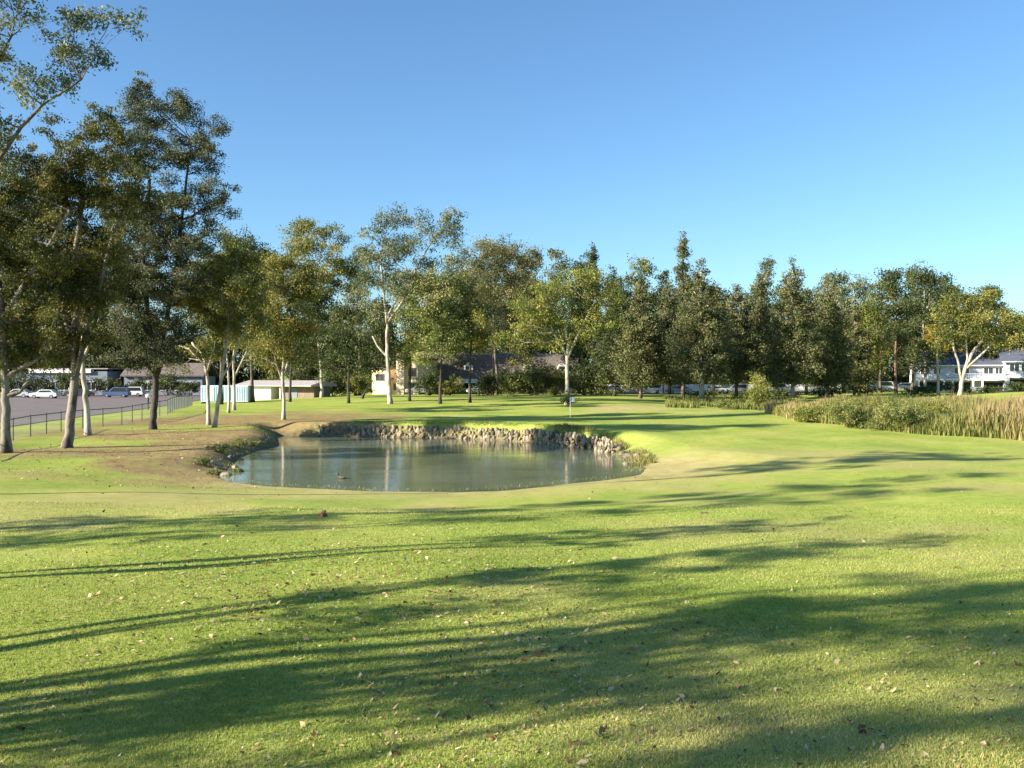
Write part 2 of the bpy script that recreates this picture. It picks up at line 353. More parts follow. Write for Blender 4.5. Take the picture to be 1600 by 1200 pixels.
def tree(name, label, base, trunk, blobs, leaf='olive', bk='brownbark', r=.25, L=None, dens=2.0, clump=None, cat='tree',
         group=None, d=None, depth=.9, twig=3, droop=.35, wr=.5, extra=()):
    """base (px,py) on the ground or world (x,y) when d='w'; trunk: list of (px,py); blobs: (px,py,rx,ry[,dd]); extra: additional stem polylines"""
    if d == 'w': bx, by = base
    elif d is not None: by = d; bx = (base[0] - 800) / F * d
    else: bx, by = ground(*base)
    bz = hz(bx, by); root = empty(name, (bx, by, bz)); tag(root, label, cat, group)
    dd = by; org = Vector((bx, by, bz)); sc = dd / F
    r *= .74 if by > 60 else .85
    if L is None: L = max(.13, dd * .0021)
    if clump is None: clump = max(.45, 13 * sc)
    tp = [Vector((0, 0, -.25))]
    for i, q in enumerate(trunk): 
        p_ = P(q[0], q[1], dd + (q[2] if len(q) > 2 else 0)) - org
        if p_.z > .3: tp.append(p_)
    B = []
    for bb in blobs:
        dz = bb[4] if len(bb) > 4 else rng.uniform(-.5, .5) * bb[2] * sc
        B.append((P(bb[0], bb[1], dd + dz) - org, bb[2]*sc*(dd+dz)/dd*1.02, bb[2]*sc*depth, bb[3]*sc*1.05))
    mb = MB()
    # trunk: densify
    pts = []; 
    for i in range(len(tp)-1):
        for k in range(4):
            t_ = k/4; q = tp[i].lerp(tp[i+1], t_) + Vector(rng.normal(size=3)) * r * .12 * (1 if i or k else 0); pts.append(q)
    pts.append(tp[-1]); n = len(pts)
    rad = [r * (1 - .55 * (i/(n-1))) * (1.45 if i == 0 else 1.18 if i == 1 else 1) for i in range(n)]
    mb.tube(pts, rad, 10, cap=True)
    starts = [(q, rr) for q, rr in zip(pts, rad)][max(1, n//2):]
    for st in extra:
        ep = [P(q[0], q[1], dd + (q[2] if len(q) > 2 else 0)) - org for q in st]
        dn = []
        for i in range(len(ep)-1):
            for k in range(3): dn.append(ep[i].lerp(ep[i+1], k/3) + Vector(rng.normal(size=3)) * r * .08)
        dn.append(ep[-1]); rr = [r*.62*(1 - .6*i/(len(dn)-1)) for i in range(len(dn))]
        mb.tube(dn, rr, 8); starts += list(zip(dn[2:], rr[2:]))
    pc, tones, tips = crown_points(B, dens, clump, L)
    for (c, rx, ry, rz) in B:
        c = Vector(c)
        cands = [s for s in starts if s[0].z < c.z + rz*.3] or starts[:1]
        s0 = min(cands, key=lambda s: (s[0]-c).length + max(0, s[0].z - c.z) * 3)
        lr = min(s0[1]*.7, r*.45)
        lp = limb(mb, s0[0], c, lr, lr*.4, 7, 6)
        near = [tt for tt in tips if abs(tt[0]-c.x) < rx and abs(tt[2]-c.z) < rz]
        random.shuffle(near)
        for tt in near[:twig + int(rx*rz/(clump*clump)*.35)]:
            st = random.choice(lp[3:]); limb(mb, st, Vector(tt), lr*.38, lr*.1, 4, 4, .03)
    mb.build('trunk', M[bk], root, smooth=True)
    me = quads('crown', leaf_quads(pc, np.full(len(pc), L), wr, droop), tones)
    link('crown', me, root, M[leaf]); ALLT.append(len(pc)); return root
def cone(px, top, base, hw, d, seed=0):
    """stack of blobs forming an uneven conical crown; returns pixel blobs"""
    R = random.Random(seed + px); out = []; n = max(8, int((base - top) / 15)); h1 = (base-top)/n
    for k in range(n):
        t_ = (k + .5) / n; w = 1.18 * hw * (.12 + .88 * min(1, t_ / .72) ** .95) * (1 if t_ < .8 else .9) * R.uniform(.88, 1.08); y = top + (base - top) * t_
        if w < hw * .3: out.append((px + R.uniform(-.1, .1)*w, y, w*.7, h1*.75, 0))
        else:
            m_ = 6 if w > hw*.65 else 4; a0 = R.uniform(0, 6.28)
            for j in range(m_):
                an = a0 + 6.283*j/m_; q = w*R.uniform(.34, .5); out.append((px + math.cos(an)*w*.66, y + R.uniform(-6, 6), q, h1*R.uniform(.5, .85), math.sin(an)*w*.6*d/F))
            out.append((px, y, w*.5, h1*.7, 0))
    return out
# ------------------------------------------------------------ trees on the left bank
GL = 'gum trees on the left bank'
tree('eucalyptus_tree', 'tall gum tree reaching its airy branches over the top left corner of the photo', (-20, 31),
     [(-165,640),(-120,470,-1),(-50,340,0)], [(45,18,66,26,0),(120,38,24,14,0),(172,40,50,20,0),(135,92,55,20,1),(95,75,25,16,0),(38,140,45,26,-1),(98,128,26,18,1),(8,88,24,16,0),
      (-70,60,80,60),(-150,140,80,60),(-120,-60,110,60),(-20,-50,80,40),(-60,180,60,45),(8,190,24,24,0),(5,265,22,20,0)],
     'bluegreen', 'brownbark', .15, L=.11, dens=1.7, clump=.33, d='w', cat='tree', group=None, twig=5, extra=[[(-50,340),(0,250),(35,200),(70,165),(130,125)],[(-50,340),(-60,200),(20,60)]])
tree('eucalyptus_tree', 'gum tree at the left edge with a bare grey trunk by the fence', (10,708), [(9,640),(7,580),(4,500),(0,440)],
     [(5,430,50,50),(-40,360,70,60),(40,500,40,35),(45,560,40,22),(-40,500,60,60),(12,340,40,40),(28,300,35,30),(-30,250,60,60),(60,450,35,30),(-10,560,50,30),(10,390,40,35),(0,480,40,34),(55,400,40,34),(70,500,34,26),(25,530,34,24),(70,345,30,26)], 'shadedolive', 'mixbark', .27, group=None, dens=2.2,
     extra=[[(6,590),(40,572),(62,560)],[(7,620),(30,612),(44,596)],[(4,500),(60,410),(110,330)]])
tree('eucalyptus_tree', 'leaning gum with half dark half pale trunk, beside the slender white one', (106,700), [(110,650),(116,600),(119,540),(121,470),(118,400),(130,300)],
     [(60,300,60,50),(110,235,60,42),(150,300,55,50),(60,385,60,45),(150,390,55,40),(35,250,40,35),(100,460,60,35),(60,520,55,32),(185,235,45,40),(110,340,55,45),(205,300,45,45),(165,190,40,25),(35,440,40,40),(130,520,45,30),(20,340,40,40),(90,420,50,40),(110,260,50,40),(70,430,50,40),(150,420,50,40),(100,290,50,40),(80,480,50,34),(140,470,44,30),(90,560,34,18),(30,400,44,36),(110,380,50,40),(60,345,40,34)],
     'shadedolive', 'mixbark', .30, dens=2.4, extra=[[(117,590),(150,470),(180,360),(215,280)],[(118,560),(90,450),(60,360)]])
tree('eucalyptus_tree', 'slender straight white trunked gum between the two darker trunks on the left', (138,680), [(135,640),(132,600),(128,560),(132,500),(150,430)],
     [(135,470,40,34),(165,430,40,34),(150,520,40,28),(175,370,40,35),(120,420,40,30)], 'shadedolive', 'whitebark', .23, dens=2.2, extra=[[(130,560),(150,520),(165,470)]])
tree('eucalyptus_tree', 'dark trunked gum forking low, its tall blue green crown rising highest against the sky', (238,671), [(240,640),(244,600),(243,570),(232,500),(225,400),(235,280)],
     [(222,128,14,20,0),(232,152,20,18,0),(205,148,18,14,0),(235,190,48,30),(282,172,32,26),(300,210,32,32),(345,205,20,20),(322,255,30,34),(262,245,50,40),(215,250,45,40),(352,310,18,34),(318,320,26,34),(215,330,50,45),(265,320,50,45),(205,395,50,40),(262,400,46,40),(235,455,60,34),(195,520,45,30),(270,510,34,24),(265,560,22,28),(220,560,22,24),(175,455,40,34),(290,365,34,34),(160,260,40,34),(330,365,22,22),(240,360,50,40),(190,430,44,34),(250,430,50,34),(205,560,34,18),(215,495,44,28),(165,560,28,18),(290,455,26,26),(185,330,44,36),(250,545,34,18)],
     'shadedblue', 'darkbark', .33, dens=2.4, extra=[[(244,590),(262,540),(290,528),(325,520)],[(243,580),(275,430),(290,300),(300,220)],[(244,585),(200,540),(170,500)],[(243,560),(215,480),(180,380)]])
# small white trunks
tree('eucalyptus_tree', 'white trunked gum standing upright, leftmost of the cluster before the blue box', (326,664), [(325,630),(324,590),(318,555),(300,535)],
     [(310,470,40,38),(330,515,36,26),(300,430,38,34),(295,560,28,20),(345,440,36,34),(320,405,34,24),(340,480,36,28),(320,545,34,18)], 'olive', 'whitebark', .21, extra=[[(324,580),(335,545),(340,515)],[(321,570),(295,545),(280,540)]])
tree('eucalyptus_tree', 'white trunked gum leaning to the right beside the upright one', (334,668), [(340,630),(346,595),(352,550),(358,500)],
     [(360,455,42,40),(350,510,38,26),(375,420,36,28),(330,420,36,30),(385,490,36,30),(370,390,32,22),(340,545,30,16),(385,450,34,28)], 'olive', 'whitebark', .21, extra=[[(346,590),(362,565),(380,520)]])
tree('eucalyptus_tree', 'thin white stemmed gum behind the leaning trunk', (357,645), [(358,610),(356,570),(352,520)],
     [(345,500,34,30),(365,530,34,24),(325,470,34,34),(360,410,34,25)], 'olive', 'whitebark', .17)
tree('eucalyptus_tree', 'pale trunked gum on the right of the cluster beside the white garage', (366,641), [(366,600),(365,560),(372,500)],
     [(400,455,40,36),(380,520,36,28),(405,420,36,25),(410,510,38,30),(420,555,30,18)], 'olive', 'whitebark', .20, extra=[[(366,590),(385,550),(400,500)]])
tree('eucalyptus_tree', 'forked white gum standing alone on bare earth by the pond end', (443,656), [(443,620),(442,580),(444,540),(450,480)],
     [(445,445,44,36),(425,490,42,34),(470,440,36,34),(465,500,36,30),(435,540,40,24),(410,560,26,18),(470,545,26,22),(400,470,36,34),(455,410,38,24),(430,430,34,28),(450,520,38,24),(480,470,34,28)], 'olive', 'whitebark', .20,
     extra=[[(443,600),(432,570),(424,530),(415,490)],[(442,590),(460,540),(475,490)]])
tree('broadleaf_tree', 'dark thin trunked tree just behind the forked white gum', (453,628), [(454,590),(456,540),(462,480)],
     [(480,470,34,34),(455,520,34,28),(490,520,30,30),(430,430,34,30),(500,480,28,30),(480,560,28,20)], 'dark', 'darkbark', .22)
tree('eucalyptus_tree', 'gum with bare pale trunk on the far lawn and a high rounded crown', (503,621), [(502,590),(499,550),(495,500),(500,440)],
     [(495,368,36,20),(530,372,26,18),(470,390,34,26),(505,405,42,30),(545,410,20,24),(485,440,40,30),(530,445,34,30),(470,355,20,10),(515,485,34,24)], 'olive', 'whitebark', .34,
     extra=[[(499,560),(520,500),(530,450)]])
tree('broadleaf_tree', 'low dark blue green tree on a short dark stem beside the tall white gum', (545,630), [(544,600),(545,570),(548,530)],
     [(545,510,34,24),(520,540,30,22),(570,540,28,20),(548,560,34,20),(575,570,24,16),(530,495,20,16),(525,575,24,14)], 'dark', 'darkbark', .22)
tree('eucalyptus_tree', 'tallest white gum on the far lawn, its pale limbs forking into an open crown', (610,631), [(608,600),(606,560),(604,520),(608,490),(622,465)],
     [(600,352,26,14,0),(625,342,20,12,0),(688,345,28,22),(700,370,22,20),(665,375,26,20),(640,385,32,22),(605,385,26,18),(575,400,22,26),(625,415,34,22),(590,440,28,24),(565,445,18,22),(640,440,26,18),(615,460,26,14),(660,410,22,16),(712,345,12,12),(575,365,14,12),(580,480,18,14)],
     'bluegreen', 'whitebark', .34, L=.2, dens=1.7, extra=[[(605,505),(630,470),(650,420),(680,370)],[(605,505),(600,460),(595,410),(600,370)],[(607,560),(590,540),(582,525)]])
for px, py, tr, bl, lf, lb in [
    (640,627,[(640,600),(642,560),(645,510)],[(650,490,26,22),(648,530,28,24),(668,510,20,20),(632,560,18,14)],'shrub','first dark straight trunk of three behind the stone bank, nearest the tall white gum'),
    (688,631,[(688,600),(690,560),(692,510)],[(670,435,30,20),(690,455,36,26),(675,490,34,26),(700,500,30,24),(680,530,34,20),(665,560,26,14),(705,545,26,18),(650,460,24,22)],'shrub','middle one of three dark trunks behind the stone bank, under a hazy green crown'),
    (734,629,[(734,600),(735,560),(738,510)],[(738,455,30,28),(725,490,28,24),(750,490,30,26),(735,525,34,22),(715,440,24,22),(755,540,24,16)],'olive','rightmost of three dark trunks behind the stone bank')]:
    tree('broadleaf_tree', lb, (px,py), tr, bl, lf, 'darkbark', .24, group='three dark trunked trees behind the stone bank')
tree('eucalyptus_tree', 'gum with bent patchy trunk under a rusty brown crown', (776,617), [(777,590),(774,560),(772,520),(770,470)],
     [(770,392,34,14),(800,395,34,16),(830,400,20,14),(745,405,28,16),(760,425,40,20),(800,425,36,22),(820,450,28,22),(780,460,42,26),(745,460,32,26),(790,500,36,24),(765,520,30,20),(820,420,24,16)], 'rust', 'mixbark', .36, L=.26,
     extra=[[(773,530),(795,480),(805,430)],[(774,545),(755,490),(745,440)]])
tree('broadleaf_tree', 'bright yellow green tree with slim white trunk beside the golf green', (886,632), [(886,600),(886,565),(888,535),(880,500)],
     [(890,440,48,20),(850,458,40,24),(930,455,38,24),(880,475,50,26),(825,480,30,22),(950,485,26,24),(815,512,32,18),(850,510,36,22),(895,510,38,22),(930,510,30,20),(800,530,20,12),(870,535,24,12),(905,430,30,14),(960,460,16,14)], 'yellowgreen', 'whitebark', .32, dens=1.8,
     extra=[[(886,560),(900,530),(915,500),(930,470)],[(886,556),(865,520),(850,480)]])

# ------------------------------------------------------------ conifers of the far treeline
CG = None
def conifer(px, top, cb, hw, d, label, bk='brownbark', py=None, leaf='pine', r=.35, **k):
    base = (px, py or 612)
    return tree('conifer_tree', label, base, [(px+1, cb), (px-1, (cb+top)/2), (px, top+20)], cone(px, top, cb - 8, hw, d), leaf, bk, r, d=d, depth=1, twig=1, droop=.0, wr=.45, dens=1.7, clump=11*d/F, **k)
conifer(1095, 405, 600, 46, 117, 'broad bushy conifer with a bare pale trunk, most forward of the far row', 'palebark', r=.5)
conifer(1067, 360, 560, 22, 150, 'tallest narrow spire conifer rising above the whole far treeline')
conifer(1000, 432, 606, 36, 124, 'bushy conifer on the left end of the dark row, beside the yellow green tree')
conifer(1045, 440, 606, 32, 128, 'conifer standing between the two forward bushy conifers at the foot of the spire')
conifer(1150, 440, 600, 34, 132, 'low topped conifer filling the dip right of the forward conifer')
conifer(1188, 425, 604, 34, 136, 'conifer directly left of the pointed conifer above the yellow green shrub')
conifer(1238, 404, 606, 46, 122, 'large pointed conifer with brown tinted lower foliage above the reeds', 'palebark', r=.42)
conifer(1292, 438, 608, 40, 128, 'conifer with rounded top right of the large pointed one')
conifer(1335, 470, 608, 30, 138, 'shorter dark conifer at the right end of the dark row')
conifer(960, 420, 606, 32, 142, 'dark conifer behind the right side of the yellow green tree', leaf='dark')
conifer(926, 380, 560, 15, 175, 'small spire conifer peeping over the yellow green tree', leaf='dark')

# ------------------------------------------------------------ mixed trees behind
def back(px, d, top, hw, lf, label, bk='brownbark', bot=575, n=9, group=None, L=None, name='broadleaf_tree', **k):
    R = random.Random(px*7 + int(d)); bl = []
    for i in range(n):
        t_ = (i + .5) / n; y = top + (bot-top) * t_; w = hw * (.55 + .45*math.sin(math.pi*min(1, t_*1.1)))
        bl.append((px + R.uniform(-.5, .5)*w, y + 6, w*R.uniform(.6, .85), (bot-top)/n*R.uniform(1.0, 1.5)))
    bl.append((px + R.uniform(-.3,.3)*hw, top + 9, hw*.45, 12))
    return tree(name, label, (px, 610), [(px+R.uniform(-3,3), 570), (px+R.uniform(-5,5), (top+bot)/2)], bl, lf, bk, .32, L=L, d=d, group=group, twig=1, dens=1.7, **k)
back(345, 120, 366, 50, 'olive', 'dome crowned tree behind the white trunked cluster, left of its taller neighbour', bot=520, n=10)
back(395, 125, 372, 42, 'dark', 'dark topped tree behind the white trunked cluster, right of the dome crown', bot=520, n=10)
back(560, 150, 385, 34, 'bluegreen', 'grey green wispy tree in the gap left of the tallest white gum', bot=520, n=6)
back(770, 160, 378, 50, 'bluegreen', 'grey green tree whose flat top shows over the rusty crown', bot=520, n=9)
back(868, 175, 386, 26, 'bluegreen', 'pale green feathery tree behind the left half of the yellow green tree', bot=520, n=8)
back(905, 165, 405, 30, 'dark', 'dark rounded tree beneath the small spire conifer', bot=560, n=8)
back(1000, 180, 408, 30, 'yellowgreen', 'light green treetop showing between the small spire and the tall spire', bot=520, n=8)
back(1035, 178, 425, 18, 'dark', 'narrow dark treetop just left of the tallest spire', bot=560, n=7)
back(1195, 170, 406, 24, 'bluegreen', 'greyish bare looking treetop left of the large pointed conifer', bot=520, n=7)
back(1305, 170, 432, 38, 'bluegreen', 'thin pale treetop showing sky through it, right of the rounded conifer', bot=520, n=6)
back(1350, 150, 470, 32, 'yellowgreen', 'bright green tree in the gap right of the dark conifer row', bot=590, n=9)
back(1345, 190, 440, 30, 'bluegreen', 'feathery far treetop behind the bright green tree', bot=540, n=5)
back(1400, 135, 424, 40, 'dark', 'dark tree with reddish trunk left of the white house', 'redbark', bot=540, n=9)
back(1445, 145, 422, 46, 'dark', 'tall dark tree rising behind the left corner of the white house roof', 'palebark', bot=560, n=10)
back(1490, 170, 448, 26, 'bluegreen', 'blue green tree behind the white house roof ridge', bot=560, n=7)
back(1545, 165, 450, 30, 'dark', 'dark rounded tree over the right half of the white house', bot=560, n=8)
back(1597, 165, 495, 34, 'shrub', 'low green tree at the right edge of the photo above the second house', bot=560, n=6)
tree('eucalyptus_tree', 'gum with several pale twisting stems in front of the white house', (1500,617), [(1502,600),(1508,575),(1520,550),(1535,530)],
     [(1490,490,32,22),(1530,485,34,22),(1560,500,26,20),(1475,515,22,18),(1515,515,34,18),(1550,530,26,16),(1580,520,18,18),(1500,465,26,14),(1540,462,24,12)], 'olive', 'whitebark', .42, d=128, dens=1.7,
     extra=[[(1503,598),(1498,570),(1490,545),(1485,510)],[(1504,592),(1512,560),(1508,520)],[(1510,575),(1540,548),(1560,525)]])
tree('eucalyptus_tree', 'small tree with golden leaves and a straight pale trunk before the white house', (1466,612), [(1466,590),(1465,560),(1464,530)],
     [(1463,535,14,16),(1452,525,14,12),(1470,515,14,14),(1478,540,8,10)], 'gold', 'whitebark', .28, d=132)
for px, d, top, hw, lf, lb in [(1375,158,440,30,'olive','olive tree left of the dark tree with the reddish trunk'),(1425,150,432,34,'dark','dark tree between the red trunk and the tall tree at the house corner'),(1470,168,436,30,'dark','dark treetop left of the golden leaved tree, behind the house'),
     (1520,172,455,34,'olive','olive tree over the middle of the white house roof'),(1570,170,470,30,'olive','olive tree between the two houses on the right'),(1318,162,450,30,'bluegreen','grey green tree directly behind the shorter conifer at the row end')]:
    back(px, d, top, hw, lf, lb, bot=572)
for px, d, top, hw, lf, lb in [(655,165,425,40,'olive','olive tree behind the two left trunks of the three dark ones'),(710,170,412,40,'bluegreen','grey green tree behind the rightmost dark trunk, left of the flat topped one'),
     (825,158,400,36,'olive','olive tree behind the left shoulder of the yellow green tree'),(425,150,395,36,'olive','olive tree between the dark topped tree and the high rounded gum'),(590,172,470,34,'dark','dark tree right behind the tall white gum trunk'),
     (1115,160,450,34,'pine','dull green tree behind the forward conifer, to its right'),(1260,155,450,34,'pine','dull green tree in the gap beside the large pointed conifer')]:
    back(px, d, top, hw, lf, lb, bot=585)
for i, (px, d, top, hw, lf) in enumerate([(600,190,480,50,'dark'),(680,195,440,50,'dark'),(730,200,425,50,'dark'),(800,190,440,50,'dark'),(850,200,450,46,'dark'),(905,192,440,40,'dark'),(960,200,455,40,'dark'),
        (1020,195,465,44,'dark'),(1080,200,450,44,'dark'),(1130,195,458,40,'dark'),(1180,200,460,40,'dark'),(1240,198,455,44,'dark'),(1300,200,470,44,'dark'),(1360,200,480,40,'dark'),(1420,205,470,36,'dark'),
        (1500,205,490,40,'dark')]):
    back(px, d, top, hw, lf, 'dark tree of the farthest row, seen only through the gaps between nearer trees', bot=600, n=10, group='dark trees filling the back of the treeline', L=.5)
for px in list(range(-900, -80, 75)) + list(range(-80, 1700, 62)) + list(range(1700, 2300, 75)):
    back(px + random.randint(-12, 12), random.uniform(225, 245), random.randint(500, 530), 44, 'dark', 'far leafy tree low on the horizon, seen in scraps beneath nearer crowns', bot=612, n=8, group='trees along the horizon', L=.7)
for i, (px, d, top, hw) in enumerate([(-40,190,500,60),(40,200,520,50),(100,195,500,45),(165,200,530,50),(225,195,515,45),(285,205,540,40),(480,200,500,44),(530,195,520,40)]):
    back(px, d, top, hw, 'dark', 'dark far tree beyond the car park and garage, behind the left bank trunks', bot=603, n=9, group='dark trees beyond the car park', L=.5)
# ------------------------------------------------------------ trees left of the frame whose shadows cross the lawn
def side(x, y, label, hb, ht, rad, lf='olive', n=9, bk='mixbark', seed=1, r=.2, group='gum trees beside the near lawn, out of frame', dens=1.5, lean=0, bare=0):
    R = random.Random(seed); z0 = hz(x, y); sc = y / F
    root = empty('eucalyptus_tree', (x, y, z0)); tag(root, label, 'tree', group)
    mb = MB(); org = Vector((x, y, z0)); B = []
    stems = []
    for s in range(R.choice([2, 3])):
        a = R.uniform(0, 6.28); pts = [Vector((0,0,-.2)), Vector((R.uniform(-.2,.2), R.uniform(-.2,.2), hb*.3))]
        for k in range(5):
            t_ = (k+1)/5; pts.append(Vector((math.cos(a)*rad*.55*t_, math.sin(a)*rad*.55*t_ + lean*t_, hb*.3 + (ht*.9-hb*.3)*t_)) + Vector((R.uniform(-.2,.2), R.uniform(-.2,.2), 0)))
        mb.tube(pts, [r*(1.2-.16*k) for k in range(len(pts))], 8); stems += pts[3:]
    for i in range(n):
        t_ = (i+.5)/n; w = rad*(.5+.5*math.sin(math.pi*min(1, .15+t_*.9)))
        a = i*2.4 + R.uniform(0, 1); c = Vector((math.cos(a)*w*.6, math.sin(a)*w*.6 + lean*(.45+.55*t_), hb + (ht-hb)*t_))
        q = rad*R.uniform(.3, .5); B.append((c, q, q, q*R.uniform(.5, .9)))
    for i in range(bare):
        st = R.choice(stems); a = R.uniform(0, 6.28); limb(mb, st, st + Vector((math.cos(a)*rad*.8, math.sin(a)*rad*.8, R.uniform(.5, 2.5))), r*.3, r*.08, 5, 5)
    pc, tones, tips = crown_points(B, dens, .5, .17)
    for (c, rx, ry, rz) in B:
        s0 = min(stems, key=lambda s: (s-c).length + max(0, s.z-c.z)*2); lp = limb(mb, s0, c, r*.35, r*.12, 5, 6)
        for k in range(4): limb(mb, lp[-2], Vector(random.choice(tips)) if False else c + Vector((R.uniform(-rx,rx), R.uniform(-rx,rx), R.uniform(-rz,rz))), r*.12, r*.04, 3, 4)
    mb.build('trunk', M[bk], root, smooth=True)
    link('crown', quads('crown', leaf_quads(pc, np.full(len(pc), .17)), tones), root, M[lf]); ALLT.append(len(pc))
side(-19.0, 5.1, 'gum with low narrow crown beside the many stemmed one, out of frame', 6.6, 13.5, 1.0, n=12, seed=33, bare=6, dens=1.3, r=.13)
side(-17.0, 6.9, 'many stemmed gum left of the near lawn, out of frame, shading the foreground', 8.5, 16, 1.1, n=9, seed=3, bare=8, dens=1.0, r=.15)
side(-16.8, 9.9, 'slim gum further up the left side, out of frame, leaning forward', 7.0, 12.0, 1.15, n=12, seed=8, r=.08, dens=1.5, lean=2.8)
side(-14.6, 17.2, 'young gum beside the lawn, out of frame, nearest the frame edge', 6.8, 10.5, 1.0, n=9, seed=11, r=.07, dens=1.3)
side(-25.5, 20.0, 'broad tall gum out of frame beside the pond approach', 5.6, 20, 1.8, n=20, seed=14, r=.11, dens=1.5)
side(-44.0, 4.5, 'lone distant gum far to the left, out of frame', 9.8, 13.5, 1.5, n=7, seed=21, r=.12, dens=1.0)
side(-23.5, -1.5, 'gum nearly level with the viewer on the left, out of frame', 8.4, 18, 2.0, n=12, seed=25, r=.15, dens=1.4)
for px, d, top, hw, lf, lb in [(30,205,430,60,'dark','tall dark tree beyond the car park behind the leftmost bare trunk'),(120,210,400,60,'dark','tall dark tree beyond the car park behind the white straight trunk'),(205,204,430,50,'olive','tall olive tree beyond the car park, left of the dark forked trunk'),(285,208,450,46,'dark','tall dark tree beyond the car park, right of the dark forked trunk')]:
    back(px, d, top, hw, lf, lb, bot=590, n=12, L=.5)
for px in list(range(-900, -80, 75)) + list(range(-80, 1700, 62)) + list(range(1700, 2300, 75)):
    back(px + random.randint(-12, 12), random.uniform(225, 245), random.randint(500, 530), 44, 'dark', 'far leafy tree low on the horizon, seen in scraps beneath nearer crowns', bot=612, n=8, group='trees along the horizon', L=.7)
for i, (px, d, top, hw) in enumerate([(-40,190,500,60),(40,200,520,50),(100,195,500,45),(165,200,530,50),(225,195,515,45),(285,205,540,40),(480,200,500,44),(530,195,520,40)]):
    back(px, d, top, hw, 'dark', 'dark far tree beyond the car park and garage, behind the left bank trunks', bot=603, n=9, group='dark trees beyond the car park', L=.5)
# ------------------------------------------------------------ trees left of the frame whose shadows cross the lawn
def side(x, y, label, hb, ht, rad, lf='olive', n=9, bk='mixbark', seed=1, r=.2, group='gum trees beside the near lawn, out of frame', dens=1.5, lean=0, bare=0):
    R = random.Random(seed); z0 = hz(x, y); sc = y / F
    root = empty('eucalyptus_tree', (x, y, z0)); tag(root, label, 'tree', group)
    mb = MB(); org = Vector((x, y, z0)); B = []
    stems = []
    for s in range(R.choice([2, 3])):
        a = R.uniform(0, 6.28); pts = [Vector((0,0,-.2)), Vector((R.uniform(-.2,.2), R.uniform(-.2,.2), hb*.3))]
        for k in range(5):
            t_ = (k+1)/5; pts.append(Vector((math.cos(a)*rad*.55*t_, math.sin(a)*rad*.55*t_ + lean*t_, hb*.3 + (ht*.9-hb*.3)*t_)) + Vector((R.uniform(-.2,.2), R.uniform(-.2,.2), 0)))
        mb.tube(pts, [r*(1.2-.16*k) for k in range(len(pts))], 8); stems += pts[3:]
    for i in range(n):
        t_ = (i+.5)/n; w = rad*(.5+.5*math.sin(math.pi*min(1, .15+t_*.9)))
        a = i*2.4 + R.uniform(0, 1); c = Vector((math.cos(a)*w*.6, math.sin(a)*w*.6 + lean*(.45+.55*t_), hb + (ht-hb)*t_))
        q = rad*R.uniform(.3, .5); B.append((c, q, q, q*R.uniform(.5, .9)))
    for i in range(bare):
        st = R.choice(stems); a = R.uniform(0, 6.28); limb(mb, st, st + Vector((math.cos(a)*rad*.8, math.sin(a)*rad*.8, R.uniform(.5, 2.5))), r*.3, r*.08, 5, 5)
    pc, tones, tips = crown_points(B, dens, .5, .17)
    for (c, rx, ry, rz) in B:
        s0 = min(stems, key=lambda s: (s-c).length + max(0, s.z-c.z)*2); lp = limb(mb, s0, c, r*.35, r*.12, 5, 6)
        for k in range(4): limb(mb, lp[-2], Vector(random.choice(tips)) if False else c + Vector((R.uniform(-rx,rx), R.uniform(-rx,rx), R.uniform(-rz,rz))), r*.12, r*.04, 3, 4)
    mb.build('trunk', M[bk], root, smooth=True)
    link('crown', quads('crown', leaf_quads(pc, np.full(len(pc), .17)), tones), root, M[lf]); ALLT.append(len(pc))
side(-19.0, 4.9, 'gum with low spreading crown beside the many stemmed one, out of frame', 4.2, 12, 2.2, n=12, seed=33, bare=6, dens=1.1, r=.13)
side(-17.0, 6.1, 'many stemmed gum left of the near lawn, out of frame, shading the foreground', 5.4, 15, 2.3, n=14, seed=3, bare=10, dens=1.1, r=.17)
side(-21.5, 6.2, 'gum behind the many stemmed one, out of frame, with bare lower limbs', 7.5, 17, 2.0, n=11, seed=5, bare=8, dens=1.0, r=.15)
side(-16.8, 8.6, 'slim gum further up the left side, out of frame, leaning forward', 5.6, 10.5, 1.5, n=10, seed=8, r=.10, dens=1.3, lean=3.4)
side(-14.6, 16.6, 'young gum beside the lawn, out of frame, nearest the frame edge', 6.2, 9.5, 1.4, n=8, seed=11, r=.08, dens=1.2)
side(-25.5, 17.4, 'broad tall gum out of frame beside the pond approach', 5.4, 18, 2.0, n=16, seed=14, r=.11, dens=1.2)
side(-44.0, 4.5, 'lone distant gum far to the left, out of frame', 9.0, 12.5, 1.5, n=6, seed=21, r=.12, dens=.25)
side(-23.5, .3, 'gum nearly level with the viewer on the left, out of frame', 7.6, 17, 2.2, n=9, seed=25, r=.15, dens=1.2)
# ------------------------------------------------------------ shrubs and reeds
def shrub(px, py, w, h, label, lf='shrub', d=None, group=None, L=None, name='shrub', dens=1.8, n=6):
    x, y = (ground(px, py) if d is None else ((px-800)/F*d, d)); z = hz(x, y); sc = y/F; R = random.Random(px*3+py)
    root = empty(name, (x, y, z)); tag(root, label, 'shrub', group); w *= sc; h *= sc; mb = MB(); B = []
    for i in range(n):
        a = i*2.4; rr = w*.28*math.sqrt(i/n)*1.3; c = Vector((math.cos(a)*rr, math.sin(a)*rr*.8, h*R.uniform(.3, .62)))
        B.append((c, w*R.uniform(.2, .3), w*.22, h*R.uniform(.28, .42)))
        limb(mb, (R.uniform(-.05,.05), R.uniform(-.05,.05), -.05), c, max(.012, h*.02), .008, 4, 5)
    L = L or max(.09, y*.0017); pc, tn, tp = crown_points(B, dens, max(.14, h*.16), L); pc[:,2] = np.maximum(pc[:,2], .03)
    mb.build('stem', M['brownbark'], root)
    link('foliage', quads('foliage', leaf_quads(pc, np.full(len(pc), L), .4, -.2), tn), root, M[lf]); return root
